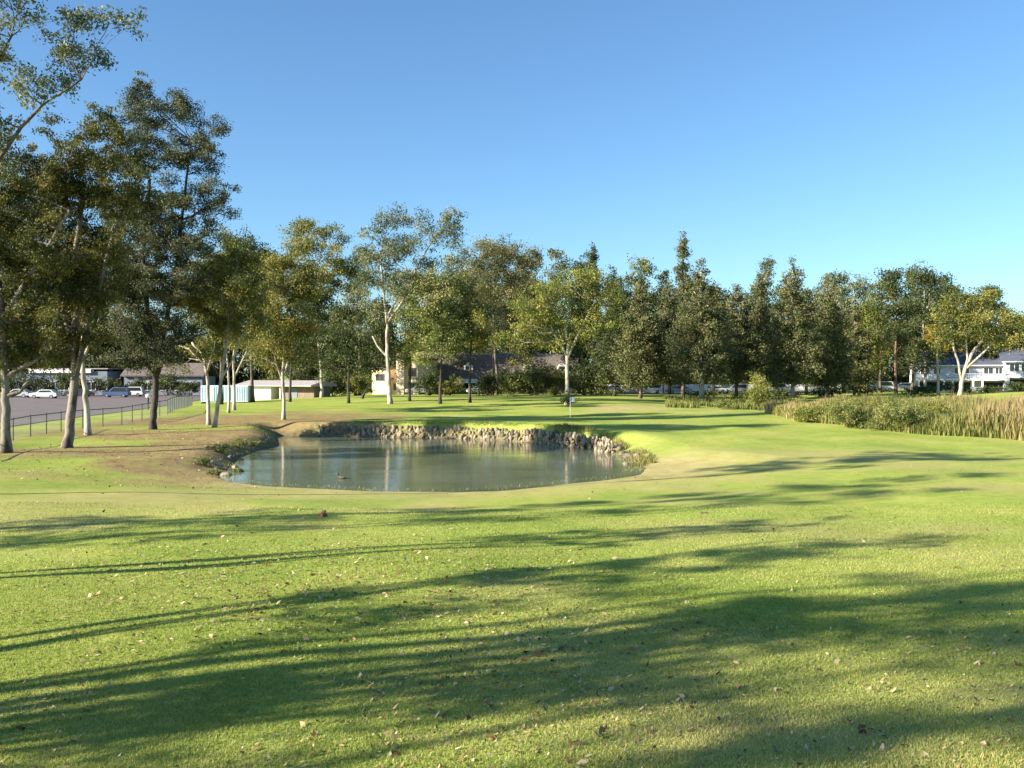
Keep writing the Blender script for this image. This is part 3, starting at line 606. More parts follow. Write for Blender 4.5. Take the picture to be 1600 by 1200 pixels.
shrub(1187, 642, 34, 62, 'upright yellow green shrub standing taller than the reeds', 'yellowgreen', n=8)
shrub(1325, 668, 60, 50, 'dark green shrub growing among the reeds, left of the broad one', 'shrub', n=8)
shrub(1405, 674, 95, 58, 'broad grey green shrub in the middle of the reed bed', 'shrub', n=10)
shrub(1360, 660, 60, 46, 'olive shrub between the dark and the grey green shrubs in the reeds', 'olive', n=8)
shrub(1262, 660, 60, 30, 'rounded tan green shrub in the left half of the reed bed', 'yellowgreen', n=8)
shrub(1460, 668, 70, 44, 'rounded yellow green shrub right of the broad grey green one', 'yellowgreen', n=9)
shrub(1290, 655, 50, 34, 'green tuft shaped shrub just left of the dark green one in the reeds', 'shrub')
shrub(1235, 650, 40, 34, 'low yellow green shrub at the left start of the reeds', 'yellowgreen')
shrub(1130, 640, 30, 16, 'small grassy shrub at the foot of the conifers', 'shrub')
shrub(887, 636, 26, 30, 'small dark bush at the foot of the slim white trunk', 'dark')
for px, py, w, h, lb in [(318,728,34,20,'small pale leaved shrub on the left pond bank, leftmost'),(345,708,44,26,'spreading shrub on the left pond bank above the dark inlet'),(372,700,30,22,'shrub with pale tips right at the neck of the inlet'),
                         (368,742,26,20,'shrub at the water edge at the near end of the inlet'),(335,742,30,12,'low shrub shading the inlet mud'),(395,696,24,12,'low tuft of shrub on the bank beyond the inlet')]:
    shrub(px, py, w, h*.62, lb, 'shrub', L=.08)
for i, (px, w, h, d) in enumerate([(505,60,22,150),(560,50,18,152),(700,60,16,158),(780,50,20,150),(830,60,22,148),(940,50,14,140),(1100,60,14,145),(1160,50,14,140),(1220,60,16,142),(1290,60,18,140),(1350,60,20,140),(1440,60,20,134),(1490,60,22,136),(1545,50,16,130),(1590,40,20,120)]):
    shrub(px, 620, w, h, 'low dark hedge shrub along the foot of the far treeline', 'dark', d=d, group='low shrubs along the far treeline', L=.32)
for i, (px, w, h, d) in enumerate([(-20,90,46,172),(45,70,36,176),(105,70,42,177),(165,60,36,179),(215,50,32,180),(262,60,40,179),(295,40,32,170)]):
    shrub(px, 620, w, h, 'dark hedge shrub along the far edge of the car park', 'dark', d=d, group='hedge beyond the car park', L=.4)

for px, py, w, h, lf, lb in [(672,0,50,40,'dark','dark understorey shrub before the left end of the brown apartments'),(702,0,44,34,'olive','olive understorey shrub beside the sign board'),(762,0,50,44,'dark','dark understorey shrub behind the patchy gum trunk'),
        (800,0,54,50,'shrub','green understorey shrub before the middle of the brown apartments'),(838,0,54,54,'dark','dark understorey shrub left of the slim white trunk'),(868,0,46,48,'olive','olive understorey shrub beside the slim white trunk'),(912,0,54,60,'dark','dark understorey shrub right of the slim white trunk'),(940,0,44,48,'shrub','green understorey shrub at the left end of the conifers'),
        (470,0,60,44,'dark','dark understorey shrub at the right end of the garage'),(520,0,60,40,'dark','dark understorey shrub behind the pale trunk on the far lawn'),(555,0,44,36,'olive','olive understorey shrub left of the cream building')]:
    shrub(px, 620, w, h, lb, lf, d=144, L=.3, n=9)
def blades(name, x, y, hgt, wid, mat, tone, lean=.15, parent=None, zoff=0):
    n = len(x); z = height(x, y) - .02 + zoff; a = rng.random(n)*6.283; dx, dy = np.cos(a)*wid*.5, np.sin(a)*wid*.5
    lx, ly = rng.normal(size=n)*lean*hgt, rng.normal(size=n)*lean*hgt
    V = np.stack([np.stack([x-dx, y-dy, z], -1), np.stack([x+dx, y+dy, z], -1), np.stack([x+dx*.7+lx*.4, y+dy*.7+ly*.4, z+hgt*.6], -1), np.stack([x+lx, y+ly, z+hgt], -1), np.stack([x-dx*.7+lx*.4, y-dy*.7+ly*.4, z+hgt*.6], -1)], 1)
    return link(name, quads(name, V, tone), parent, mat)
# reed belt: from (1215,655) widening to the right edge, about 52 to 85 m away
def reeds(n, fn, hf, tn, nm, mat):
    d = rng.uniform(50, 100, n*4); px = rng.uniform(1195, 1720, n*4); x = (px-800)/F*d
    front = np.interp(px, [1195,1240,1350,1450,1600,1720], [84,72,63.5,60,57,56]); back_ = np.interp(px, [1195,1240,1350,1480,1600,1720], [90,84,82,84,92,95])
    k = (d > front) & (d < back_) & fn(px, d); x, d, px, front = x[k][:n], d[k][:n], px[k][:n], front[k][:n]
    cl = fbm(x, d, 3.0, 31)
    h_ = hf(px) * (.30 + 1.4*np.clip(cl,.15,1)) * (.8 + .4*rng.random(len(x))) * np.clip((d-front)/1.5+.35, .3, 1)
    o = blades(nm, x, d, h_, np.full(len(x), .055), M[mat], np.clip(tn(px, cl) + .13*rng.normal(size=len(x)), 0, 1), .13)
    tag(o, kind='stuff'); return o
o = reeds(42000, lambda px, d: np.sin(px*.035+1)*.3 + rng.random(len(px)) > .35, lambda px: np.interp(px, [1195,1300,1450,1600], [.8,1.1,1.15,1.4]), lambda px, c: np.interp(px, [1240,1300,1400,1480,1600], [.72,.55,.42,.58,.75]) + (c-.5)*1.1, 'tan_reeds', 'reed')
tag(o, 'tan and straw coloured reed bed along the right of the fairway', 'reeds')
o = reeds(26000, lambda px, d: rng.random(len(px)) < np.interp(px, [1195,1340,1400,1500,1600], [.25,.8,.9,.4,.35]), lambda px: np.interp(px, [1195,1300,1450,1600], [.7,1.1,1.25,1.3]), lambda px, c: .45 + (c-.5)*.8, 'green_reeds', 'reedgreen')
tag(o, 'green reeds growing among the tan reeds around the shrubs', 'reeds')
# rough grass at the conifers' feet
n = 14000; d = rng.uniform(96, 124, n); px = rng.uniform(1040, 1260, n); x = (px-800)/F*d
kk = fbm(x, d, 4, 77) > .42; x, d = x[kk], d[kk]
tag(blades('rough_grass', x, d, .35+.4*rng.random(len(x)), np.full(len(x), .09), M['reed'], rng.random(len(x))*.6, .2), 'tufts of long unmown grass in front of the conifer trunks', 'rough grass', kind='stuff')
# water-edge grass on the near and right bank
n = 90000; x = rng.uniform(-13.5, 8, n); y = rng.uniform(60, 74, n); s_ = pond_sd(x, y); kk = (s_ > .75) & (s_ < 1.5) & (fbm(x, y, 1.5, 55) > .40); x, y = x[kk], y[kk]
tag(blades('bank_grass', x, y, .05+.11*rng.random(len(x)), np.full(len(x), .03), M['blade'], rng.random(len(x))*.7), 'fringe of uncut grass along the top of the stone bank', 'bank grass', kind='stuff')
n = 30000; x = rng.uniform(2.5, 9, n); y = rng.uniform(47, 66, n); s_ = pond_sd(x, y); kk = (s_ > .1) & (s_ < 1.6) & (fbm(x, y, 1.6, 91) > .52); x, y = x[kk], y[kk]
tag(blades('bank_reeds', x, y, .10+.22*rng.random(len(x)), np.full(len(x), .03), M['reed'], rng.random(len(x)), .3), 'short brownish reeds around the right end of the pond', 'bank reeds', kind='stuff')
n = 60000; x = rng.uniform(-20, 12, n); y = rng.uniform(34, 74, n); s_ = pond_sd(x, y); kk = (s_ > .02) & (s_ < .3 + 1.2*rng.random(n)**3) & (fbm(x, y, 2, 50) > .36)
x, y = x[kk], y[kk]
tag(blades('bank_grass', x, y, .04+.08*rng.random(len(x)), np.full(len(x), .02), M['blade'], rng.random(len(x))), 'ragged strip of longer grass around the water edge', 'bank grass', kind='stuff')
# mown grass blades of the near lawn
n = 900000; v_ = rng.random(n); d = 8.5 * (30/8.5) ** v_; px = rng.uniform(-60, 1660, n); x = (px-800)/F*d
kk = rng.random(n) < np.clip(.45 + 1.0*fbm(x, d, 1.3, 5), 0, 1) * np.interp(d, [8, 14, 30], [.75, .5, .25]); x, d = x[kk], d[kk]; n = len(x)
z = height(x, d); hh = (.018 + .022*rng.random(n)) * (.7 + .6*fbm(x, d, .8, 8)); a = rng.random(n)*6.283; wd = .0035 + d*.00028
lx, ly = rng.normal(size=n)*hh*.6, rng.normal(size=n)*hh*.6
V = np.stack([np.stack([x-np.cos(a)*wd, d-np.sin(a)*wd, z-.004], -1), np.stack([x+np.cos(a)*wd, d+np.sin(a)*wd, z-.004], -1), np.stack([x+lx, d+ly, z+hh], -1)], 1)
tn = np.clip(fbm(x, d, 5, 3)*1.5-.3 + .22*rng.normal(size=n), 0, 1)
tag(link('grass', quads('grass', V, tn), None, M['blade']), 'short mown grass of the near lawn', 'grass', kind='stuff')
# fallen leaves
n = 42000; v_ = rng.random(n); d = 9 * (42/9) ** v_; px = rng.uniform(-60, 1660, n); x = (px-800)/F*d
c1 = fbm(x, d, 4, 61); zone = .14 + 1.6*np.exp(-((px-480)/420)**2 - ((d-17)/4.5)**2) + .35*np.exp(-((px-1050)/350)**2 - ((d-15)/3)**2) + .2*(d < 12.5)
kk = rng.random(n) < zone * np.clip((c1-.28)*2.6, 0.05, 1); x, d = x[kk], d[kk]; n = len(x)
nb = 9000; xb = rng.uniform(-26, -10, nb); yb = rng.uniform(36, 72, nb); kb = pond_sd(xb, yb) > .4; x = np.r_[x, xb[kb]]; d = np.r_[d, yb[kb]]; n = len(x)
L_ = np.where(rng.random(n) < .12, .11, .055) * (.7 + .6*rng.random(n)); a = rng.random(n)*6.283; til = rng.normal(size=n)*.4
ax = np.stack([np.cos(a), np.sin(a), til], -1); b = np.stack([-np.sin(a), np.cos(a), rng.normal(size=n)*.5], -1); cen = np.stack([x, d, height(x, d)+.022], -1)
L2 = L_[:, None]*.5; V = np.stack([cen-ax*L2, cen+b*L2*.42, cen+ax*L2, cen-b*L2*.42], 1)
tag(link('fallen_leaves', quads('fallen_leaves', V, rng.random(n)**.9), None, M['litter']), 'dry fallen gum leaves scattered over the lawn', 'fallen leaves', kind='stuff')

# ------------------------------------------------------------ stone bank of the pond
def rock(mb, c, s, tone, seed, sq=(1,.8,1)):
    bm = bmesh.new(); bmesh.ops.create_icosphere(bm, subdivisions=2, radius=1); R = random.Random(seed)
    rot = Matrix.Rotation(R.uniform(0, 6.28), 3, 'Z') @ Matrix.Rotation(R.uniform(-.5, .5), 3, 'X'); pl = [Vector((R.gauss(0,1), R.gauss(0,1), R.gauss(0,1))).normalized() for _ in range(9)]
    for v in bm.verts:
        p = v.co.copy()
        for q in pl:
            dd = p.dot(q) - .72
            if dd > 0: p -= q*dd*.85
        p = rot @ Vector((p.x*sq[0], p.y*sq[1], p.z*sq[2])); v.co = p
    mb.add([Vector(c) + v.co*s for v in bm.verts], [tuple(v.index for v in f.verts) for f in bm.faces], tone); bm.free()
line = [w_at(a, b, WL) for a, b in [(498,682),(530,682.5),(560,683),(650,684),(750,687),(850,693),(925,702),(960,710)]]
seg = []; mb = MB(); k = 0
for (ax_, ay_), (bx_, by_) in zip(line[:-1], line[1:]):
    Ls = math.hypot(bx_-ax_, by_-ay_); m_ = max(1, int(Ls/.24))
    for i in range(m_): seg.append((ax_+(bx_-ax_)*i/m_, ay_+(by_-ay_)*i/m_))
for (x_, y_) in seg:
    for row in range(4):
        s = random.choice([.08,.1,.13,.15,.17,.22]); k += 1; xx = x_ + random.uniform(-.15,.15)
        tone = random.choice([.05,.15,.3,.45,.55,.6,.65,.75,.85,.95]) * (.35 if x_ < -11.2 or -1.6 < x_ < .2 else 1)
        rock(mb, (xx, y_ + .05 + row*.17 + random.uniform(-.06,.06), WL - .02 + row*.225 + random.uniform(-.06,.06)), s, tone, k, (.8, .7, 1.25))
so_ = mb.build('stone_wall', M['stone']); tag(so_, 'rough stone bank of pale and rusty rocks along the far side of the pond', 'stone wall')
for i, (px, py, s) in enumerate([(938,694,.30),(952,700,.26),(966,704,.34),(974,712,.3),(982,716,.3),(990,724,.24),(978,727,.2),(996,714,.22),(962,697,.2),(984,708,.2)]):
    x_, y_ = ground(px, py); mb = MB(); rock(mb, (0,0,0), s, random.choice([.05,.15,.25,.4]), 500+i, (1.1,.9,.75)); o = mb.build('boulder', M['stone'], loc=(x_, y_, hz(x_, y_)+s*.2))
    tag(o, 'loose boulder at the right end of the pond bank', 'boulder', 'boulders at the right end of the pond')
for i, (px, py, s) in enumerate([(352,744,.26),(340,733,.22),(366,733,.25),(378,722,.22),(330,724,.2),(360,716,.2)]):
    x_, y_ = ground(px, py); mb = MB(); rock(mb, (0,0,0), s, random.choice([.1,.3,.9]), 600+i, (1.1,.9,.7)); o = mb.build('boulder', M['stone'], loc=(x_, y_, hz(x_, y_)+s*.15))
    tag(o, 'rock among the shrubs of the left inlet', 'boulder', 'rocks in the left inlet')

# ------------------------------------------------------------ fence on the left
def fpt(px, py): x, y = ground(px, py); return Vector((x, y, hz(x, y)))
fp = [fpt(-160,730), fpt(20,689), fpt(95,674), fpt(190,664), fpt(262,648), fpt(300,634)]
root = empty('chain_link_fence', fp[0]); tag(root, 'low chain link fence with a dark top rail beside the car park', 'fence'); org = fp[0]
rail, wire = MB(), MB(); FH = 1.25; cum = 0
pp = []
for a, b in zip(fp[:-1], fp[1:]):
    m_ = max(1, round((b-a).xy.length/2.6))
    for i in range(m_): q = a.lerp(b, i/m_); pp.append(Vector((q.x, q.y, hz(q.x, q.y))) - org)
pp.append(fp[-1] - org)
for q in pp:
    mb = MB(); mb.tube([q + Vector((0,0,-.1)), q + Vector((0,0,FH+.05))], .035, 8); mb.tube([q + Vector((0,0,FH+.05)), q + Vector((0,0,FH+.09))], [.045,.02], 8); mb.build('post', M['darkmetal'], root)
for a, b in zip(pp[:-1], pp[1:]):
    rail.tube([a + Vector((0,0,FH)), b + Vector((0,0,FH))], .028, 6)
    wire.tube([a + Vector((0,0,.06)), b + Vector((0,0,.06))], .008, 4)
    L_ = (b-a).xy.length; st = .16; m_ = int(L_/st); h_ = FH - .08
    for i in range(-int(h_/st), m_):
        for sg in (0, 1):
            t0, t1 = i*st, i*st + h_; z0, z1 = 0, h_
            if t0 < 0: z0 = -t0; t0 = 0
            if t1 > L_: z1 = h_ - (t1-L_); t1 = L_
            if t1 - t0 < .05: continue
            if sg: z0, z1 = h_ - z0, h_ - z1
            u = a.lerp(b, t0/L_) + Vector((0,0,.06+z0)); w_ = a.lerp(b, t1/L_) + Vector((0,0,.06+z1)); wire.tube([u, w_], .0045, 3, cap=False)
rail.build('top_rail', M['darkmetal'], root); wire.build('wire_mesh', M['metal'], root)

# ------------------------------------------------------------ buildings
M['duskwall'] = simple('shaded_grey_blue_wall', (.17,.20,.24), .8, 0, .12, 1)  # darker copy of the blue grey siding, dusky shading put into the colour
def bpart(name, mat, parent, fn, bev=0):
    mb = MB(); fn(mb); return mb.build(name, mat, parent, bev=bev)
def gable(mb, x0, x1, y0, y1, z0, z1, th=.18):          # ridge along x
    ym = (y0+y1)/2; mb.prismx([(y0, z0), (ym, z1), (y1, z0), (y1, z0+th), (ym, z1+th), (y0, z0+th)], x0, x1)
def windows(root, mat_frame, rects, yf, glass='glass'):
    for (x0, x1, z0, z1) in rects:
        mb = MB(); t_ = .09
        mb.box(x0, x1, yf-.07, yf-.003, z1-t_, z1); mb.box(x0, x1, yf-.07, yf-.003, z0, z0+t_); mb.box(x0, x0+t_, yf-.068, yf-.003, z0+t_, z1-t_); mb.box(x1-t_, x1, yf-.068, yf-.003, z0+t_, z1-t_)
        mb.box((x0+x1)/2-.03, (x0+x1)/2+.03, yf-.06, yf-.003, z0+t_, z1-t_)
        w_ = mb.build('window', M[mat_frame], root)
        bpart('pane', M[glass], w_, lambda m: m.box(x0+t_, x1-t_, yf-.03, yf-.006, z0+t_, z1-t_))
M['palewall'] = simple('pale_grey_wall', (.55,.57,.60), .8, 0, .1, 1)
# white house on the right
D = 140.0; sc = D/F
def house(px0, px1, pyb, pyt, d, label, wall, roofm, seed):
    sc = d/F; x0, x1 = (px0-800)*sc, (px1-800)*sc; z0 = H - (pyb-HZ)*sc; zb = H - (pyb-HZ)*sc; Hh = H - (pyt-HZ)*sc - z0; Wd = x1-x0
    zt = Hh * .70; root = empty('house', ((x0+x1)/2, d, z0), -.28); tag(root, label, 'house'); h2 = Wd/2
    bpart('wall', M[wall], root, lambda m: (m.box(-h2, h2, 0, 9, 0, zt), m.prismx([(0, zt), (4.5, Hh-.25), (9, zt)], -h2+.004, h2-.004)))
    rf = bpart('roof', M[roofm], root, lambda m: gable(m, -h2-.5, h2+.5, -.6, 9.6, zt-.15, Hh-.05))
    bpart('chimney', M[wall], rf, lambda m: m.box(h2*.4, h2*.4+.9, 3.2, 4.0, Hh-.6, Hh+.7))
    bpart('gutter', M['white'], rf, lambda m: m.box(-h2-.5, h2+.5, -.74, -.6, zt-.26, zt-.1))
    mid = zt*.47
    bays = [(-h2+.3, -h2+Wd*.30), (-h2+Wd*.40, -h2+Wd*.62), (-h2+Wd*.72, h2-.3)]
    bc = empty('balcony', (0,0,0)); bc.parent = root
    bpart('deck', M['white'], bc, lambda m: m.box(-h2, h2, -1.7, -.003, mid-.18, mid+.12))
    bpart('railing', M['bluegrey'], bc, lambda m: [m.box(-h2+.05+i*.35, -h2+.11+i*.35, -1.66, -1.6, mid+.12, mid+.9) for i in range(int(Wd/.35))] + [m.box(-h2, h2, -1.68, -1.58, mid+.9, mid+1.0)])
    for (a, b) in bays:
        bpart('garage_opening_shade', M['void'], root, lambda m: m.box(a+.2, b-.2, -.06, -.003, .02, mid-.5))  # dark slab on the wall, shade of the opening painted as colour
        for c in (a, b): bpart('post', M['white'], root, lambda m: m.box(c-.14, c+.14, -1.6, -1.32, 0, mid-.182))
    windows(root, 'white', [(a+.4, a+2.0, mid+.75, zt-.5) for a, b in bays] + [(b-1.5, b-.3, mid+.75, zt-.5) for a, b in bays], 0)
    for c in (-h2+.01, h2-.15): bpart('corner_board', M['white'], root, lambda m: m.box(c, c+.14, -.05, -.003, 0, zt-.27))
    return root
house(1436, 1566, 613, 551, 165, 'white and blue grey two storey house with slate blue roof behind the pale stemmed gum', 'palewall', 'roofblue', 1)
r2 = house(1576, 1700, 611, 543, 160, 'second two storey house cut off by the right edge of the photo', 'bluegrey', 'roofblue', 2)
# long brown roofed apartments in the middle
d = 168.0; sc = d/F; x0, x1 = (655-800)*sc, (900-800)*sc; z0 = .3; root = empty('apartment_building', ((x0+x1)/2, d, z0)); tag(root, 'long low apartment block with a deep brown shingle roof behind the far lawn', 'building'); h2 = (x1-x0)/2
bpart('wall', M['wood'], root, lambda m: m.box(-h2, h2, 0, 12, 0, 2.895))
rf = bpart('roof', M['roofbrown'], root, lambda m: m.prismx([(-.9, 2.9), (1.2, 6.6), (6, 7.5), (10.8, 6.6), (12.9, 2.9)], -h2-.5, h2+.5))
for c in (-h2+2.0, -h2+8.6, h2-8.5, h2-2.5):
    dm = bpart('dormer', M['white'], rf, lambda m: m.prism([(c-.8,4.4),(c+.8,4.4),(c+.8,5.2),(c,5.8),(c-.8,5.2)], -.35, 3)); bpart('pane', M['glass'], dm, lambda m: m.box(c-.5, c+.5, -.38, -.353, 4.55, 5.1))
for i in range(9):
    c = -h2 + 1.5 + i*(2*h2-3)/8
    if i % 2: windows(root, 'white', [(c-.8, c+.8, 1.0, 2.3)], 0)
    else: bpart('door', M['void'], root, lambda m: m.box(c-1.1, c+1.1, -.06, -.003, 0, 2.3))
bpart('sign_board', M['white'], root, lambda m: m.box(-h2+7.0, -h2+11.4, -1.2, -.92, 2.2, 2.9))
# cream building left of it
d = 160.0; sc = d/F; x0, x1 = (572-800)*sc, (656-800)*sc; root = empty('apartment_building', ((x0+x1)/2, d, .3), -.35); tag(root, 'cream stucco building with stepped walls glowing in the sun beside the tallest white gum', 'building'); h2 = (x1-x0)/2
bpart('wall', M['cream'], root, lambda m: (m.box(-h2, -h2+3.2, 1.0, 9, 0, 4.6), m.box(-h2+3.203, .9, 2.0, 9, 0, 2.9), m.box(.903, 2.3, -.6, 8, 0, 7.2), m.box(2.303, h2, .2, 8, 0, 6.1)))
bpart('roof', M['roofbrown'], root, lambda m: (m.box(-h2-.3, -h2+3.4, .7, 9.2, 4.603, 4.9), m.box(-h2+3.403, .898, 1.6, 9.2, 2.903, 3.15), m.box(2.306, h2+.3, -.1, 8.2, 6.103, 6.4)))
windows(root, 'wood', [(-h2+.7, -h2+2.4, 2.6, 3.8)], 1.0); windows(root, 'wood', [(-h2+3.6, .4, 1.0, 2.2)], 2.0); windows(root, 'wood', [(2.7, h2-.3, 3.4, 4.8), (2.7, h2-.3, .9, 2.3)], .2)
# white garage
d = 138.0; sc = d/F; x0, x1 = (374-800)*sc, (505-800)*sc; gz = hz(x0, d) - .1; root = empty('garage', (x0, d, gz), -.38); tag(root, 'low garage with bright white wall and overhanging flat grey roof', 'garage'); w_ = x1-x0
bpart('wall', M['white'], root, lambda m: m.box(0, 5.4, 0, 5, 0, 2.2))
bpart('roof', M['roofgrey'], root, lambda m: m.prismx([(-.7, 2.45), (2.8, 3.1), (6, 2.45), (6, 2.25), (-.7, 2.25)], -.4, w_+.5))
bpart('carport_shade', M['void'], root, lambda m: m.box(5.403, 7.197, 3, 5, 0, 2.2)); bpart('post', M['white'], root, lambda m: m.box(7.0, 7.15, -.2, 0, 0, 2.248))  # solid block whose colour stands in for deep shade under the roof
bpart('rear_wall', M['wood'], root, lambda m: m.box(7.2, w_, .8, 5, 0, 2.2)); bpart('door', M['duskwall'], root, lambda m: m.box(8.3, 9.3, .74, .797, 0, 2.05))
# pale building seen between the left trunks, and a long low store beyond the lot
d = 186.0; sc = d/F
root = empty('store_building', ((95-800)*sc, d, 0)); tag(root, 'far flat roofed building with a white fascia beyond the parked cars', 'building')
bpart('wall', M['duskwall'], root, lambda m: m.box(-9, 9, 0, 8, 0, 4.6)); bpart('fascia', M['white'], root, lambda m: m.box(-6, 6, -.5, -.003, 4.3, 5.0)); bpart('roof', M['roofgrey'], root, lambda m: m.box(-9.3, 9.3, -.3, 8.3, 4.603 if False else 5.003, 5.2))
windows(root, 'white', [(-8+i*2.6, -6.2+i*2.6, .9, 2.6) for i in range(6)], 0)
d = 184.0; sc = d/F
root = empty('store_building', ((255-800)*sc, d, 0)); tag(root, 'low reddish roofed building behind the dark forked trunk, past the car park', 'building')
bpart('wall', M['duskwall'], root, lambda m: m.box(-7.5, 7.5, 0, 8, 0, 3.6)); bpart('roof', M['roofbrown'], root, lambda m: gable(m, -8, 8, -.6, 8.6, 3.6, 6.0, .25)); windows(root, 'white', [(-6.6+i*2.7, -4.8+i*2.7, .9, 2.6) for i in range(5)], 0)

# pale blue container behind the white trunks
d = 124.0; sc = d/F; x0 = (313-800)*sc; z0 = hz(x0+3, d)
root = empty('shipping_container', (x0+3.1, d, z0)); tag(root, 'pale blue metal container standing behind the white trunked cluster', 'container')
bpart('body', M['palblue'], root, lambda m: (m.box(-3.05, 3.05, 0, 2.3, .25, 2.35), [m.box(-2.95+i*.3, -2.82+i*.3, -.05, -.002, .4, 2.2) for i in range(20)]), .01)
bpart('skid', M['darkmetal'], root, lambda m: (m.box(-3.0, -2.6, .1, 2.2, 0, .247), m.box(2.6, 3.0, .1, 2.2, 0, .247)))
bpart('door', M['white'], root, lambda m: m.box(-2.3, -1.3, -.10, -.052, .4, 2.1))

# ------------------------------------------------------------ cars
CP = {k: paint('car_paint_' + k, c) for k, c in dict(white=(.8,.8,.78), silver=(.45,.47,.49), blue=(.08,.13,.25), red=(.35,.05,.04), dark=(.035,.04,.045), tan=(.42,.36,.27)).items()}
def car(x, y, rz, col, label, group, suv=False):
    z = hz(x, y) + .06; root = empty('parked_car', (x, y, z), rz); tag(root, label, 'car', group); W2 = .88; hr = 1.72 if suv else 1.43
    body = [(-2.2,.32),(-2.25,.62),(-2.15,.84),(-1.6,.93),(-1.05,.97),(1.35,.97),(2.1,.95 if suv else .93),(2.25,.7),(2.22,.34),(1.75,.28),(-1.75,.28)]
    cabb = [(-1.15,.965),(-.42,hr-.04),(-.15,hr),(1.1 if not suv else 1.75,hr),(1.35 if not suv else 1.95,hr-.06),(1.8 if not suv else 2.15,.965)]
    bpart('body', CP[col], root, lambda m: m.prism(body, -W2, W2), .06)
    cb = bpart('cabin', CP[col], root, lambda m: m.prism(cabb, -W2+.10, W2-.10), .05)
    win = [(-.95,1.0),(-.40,hr-.12),(1.1 if not suv else 1.7,hr-.12),(1.5 if not suv else 1.9,1.0)]
    for s in (-1, 1):
        y0 = s*(W2-.10); mb = MB(); mb.prism([(a, b) for a, b in win], min(y0, y0+s*.012), max(y0, y0+s*.012)); mb.build('side_window', M['glass'], root)
    mb = MB(); mb.add([(-1.13,-.7,1.0),(-1.13,.7,1.0),(-.47,.62,hr-.09),(-.47,-.62,hr-.09)], [(0,1,2,3)]); 
    mb.v = [(a-.03, b, c+.02) for a, b, c in mb.v]; mb.build('windscreen', M['glass'], root)
    for sx in (-1.38, 1.38):
        for s in (-1, 1):
            mb = MB(); mb.tube([(sx, s*(W2-.2), .31), (sx, s*(W2+.01), .31)], .31, 16); wh = mb.build('wheel', M['rubber'], root)
            mb = MB(); mb.tube([(sx, s*(W2+.0), .31), (sx, s*(W2+.02), .31)], .19, 12); mb.build('rim', M['rim'], wh)
    for s in (-1, 1):
        bpart('headlight', M['rim'], root, lambda m: m.box(-2.27, -2.2, s*.66-.15, s*.66+.15, .62, .76))
        bpart('tail_light', CP['red'], root, lambda m: m.box(2.19, 2.27, s*.66-.15, s*.66+.15, .66, .84))
def carp(px, d, rz, col, label, group, suv=False): car((px-800)/F*d, d, rz, col, label, group, suv)
g = 'cars parked in the far left car park'
carp(70, 158, .05, 'white', 'white car parked beyond the fence, near the left edge', g)
carp(28, 164, 0, 'silver', 'silver car left of the white one in the far car park', g)
carp(182, 166, .1, 'blue', 'blue car between the white trunk and the dark forked trunk', g, True)
carp(205, 172, .1, 'white', 'white high roofed car beside the blue one in the car park', g, True)
carp(122, 168, 0, 'dark', 'dark car half hidden by the peeling trunk', g)
carp(-30, 162, 0, 'tan', 'tan car just outside the left edge in the car park', g)
g = 'cars parked in front of the brown apartments'
carp(655, 156, .2, 'silver', 'silver car before the brown apartments, left of the sign board', g)
carp(682, 160, 0, 'blue', 'blue car before the brown apartments, next to the silver one', g, True)
carp(750, 158, 0, 'white', 'white car parked near the patchy gum trunk', g)
carp(815, 160, 0, 'dark', 'dark car under the left side of the yellow green tree', g)
g = 'cars parked behind the conifers'
for px, col, lb, s_ in [(960,'white','white car seen beneath the leftmost conifer',0),(985,'tan','tan car seen beneath the left end of the conifer row',1),(1015,'white','white tall car right of the tan one beneath the conifers',1),(1060,'silver','silver car seen just left of the pale conifer trunk',0),
                        (1115,'white','white car seen just right of the pale conifer trunk',0),(1150,'silver','silver tall car behind the dip in the conifers',1),(1210,'white','white car behind the trunk of the pointed conifer',1),(1335,'tan','tan car at the right end of the conifers',0),
                        (1375,'white','white car left of the red trunk, behind the reeds',1),(1410,'silver','silver car between the red trunk and the white house',0)]:
    carp(px, 172 if px < 1250 else 165, random.uniform(-.1,.1), col, lb, g, bool(s_))

# low pale wall behind the conifers
root = None
mb = MB(); d = 184; mb.box((930-800)/F*d, (1425-800)/F*d, d, d+.3, hz(30, d)-.3, hz(30, d)+1.6); o = mb.build('garden_wall', M['white']); tag(o, 'low pale wall seen in scraps beneath the dark conifers', 'wall')

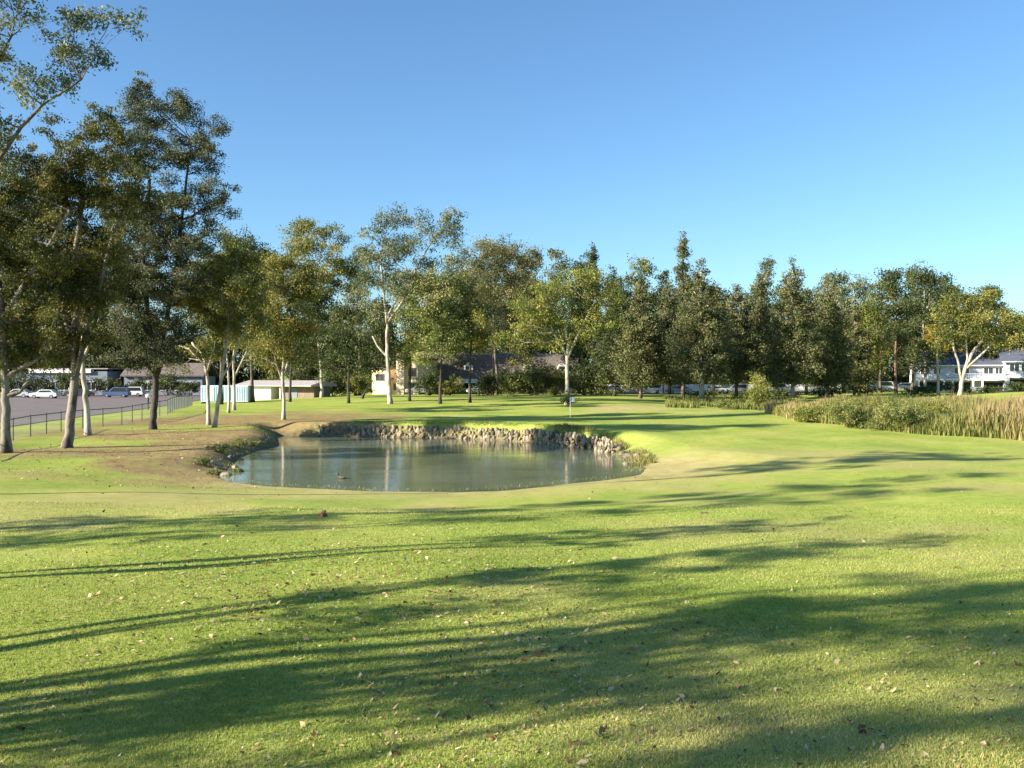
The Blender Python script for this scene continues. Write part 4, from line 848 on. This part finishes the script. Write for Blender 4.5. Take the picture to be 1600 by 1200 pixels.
# ------------------------------------------------------------ small things
x_, y_ = ground(891, 652); z_ = hz(x_, y_); root = empty('golf_flag', (x_, y_, z_)); tag(root, 'golf flagstick with a small white flag on the far green', 'golf flag')
bpart('pole', M['white'], root, lambda m: m.tube([(0,0,-.1),(0,0,1.75)], .022, 8))
mb = MB(); nx_ = 8
vv = [(i*.06, .03*math.sin(i*.9), z) for z in (1.72, 1.32) for i in range(nx_)] + [(i*.06, .03*math.sin(i*.9)+.008, z) for z in (1.72, 1.32) for i in range(nx_)]
ff = [(i, i+1, nx_+i+1, nx_+i) for i in range(nx_-1)] + [(2*nx_+i+1, 2*nx_+i, 3*nx_+i, 3*nx_+i+1) for i in range(nx_-1)]
mb.add(vv, ff); mb.build('flag', M['flag'], root)
x_, y_ = ground(503, 808); mb = MB()
for i, (a, b, s) in enumerate([(0,0,.09),(.1,.03,.06),(-.09,.02,.055),(.02,-.06,.05),(.05,.02,.07)]): rock(mb, (a, b, s*.6 + (.09 if i == 4 else 0)), s, .5, 900+i, (1,1,1))
o = mb.build('earth_clod', M['clod'], loc=(x_, y_, hz(x_, y_))); tag(o, 'small reddish brown clod of earth sitting on the mown lawn', 'clod')
x_, y_ = ground(1102, 803); mb = MB()
for i, (a, b, s) in enumerate([(0,0,.05),(.09,.02,.04),(-.10,.0,.045)]): rock(mb, (a, b, s*.3), s, .5, 930+i, (1.4,1,.5))
o = mb.build('earth_clod', M['clod'], loc=(x_, y_, hz(x_, y_))); tag(o, 'flat scrap of brown earth on the lawn below the long shadow', 'clod')
# duck
x_, y_ = w_at(533, 748, WL); root = empty('duck', (x_, y_, WL), 2.6); tag(root, 'small dark duck swimming near the front of the pond', 'duck')
prof = [(-.26,.07,.012),(-.22,.07,.035),(-.12,.05,.075),(0,.045,.095),(.12,.06,.08),(.18,.12,.045),(.19,.18,.033),(.20,.215,.042),(.235,.225,.036),(.26,.22,.012)]
mb = MB(); mb.tube([(a, 0, b) for a, b, c in prof], [c for a, b, c in prof], 12); mb.build('body', M['duck'], root, smooth=True)
bpart('bill', M['beak'], root, lambda m: m.tube([(.255,0,.218),(.31,0,.208)], [.014,.008], 6))
# leaning dark stump and white-capped post
x_, y_ = ground(566, 623); z_ = hz(x_, y_); mb = MB(); mb.tube([(0,0,-.1),(.1,0,.35),(.32,.05,.8),(.5,.05,1.15)], [.22,.18,.13,.07], 8); o = mb.build('tree_stump', M['darkbark'], loc=(x_, y_, z_)); tag(o, 'dark broken stump leaning on the far lawn left of the tallest white gum', 'stump')
x_, y_ = ground(231, 640); root = empty('bollard', (x_, y_, hz(x_, y_))); tag(root, 'dark post with round white cap beside the dark forked trunk', 'bollard')
bpart('post', M['darkmetal'], root, lambda m: m.tube([(0,0,-.1),(0,0,1.35)], .11, 10)); bpart('cap', M['white'], root, lambda m: m.tube([(0,0,1.35),(0,0,1.5),(0,0,1.68),(0,0,1.76)], [.2,.27,.22,.06], 12))
print('leaf faces', sum(ALLT))
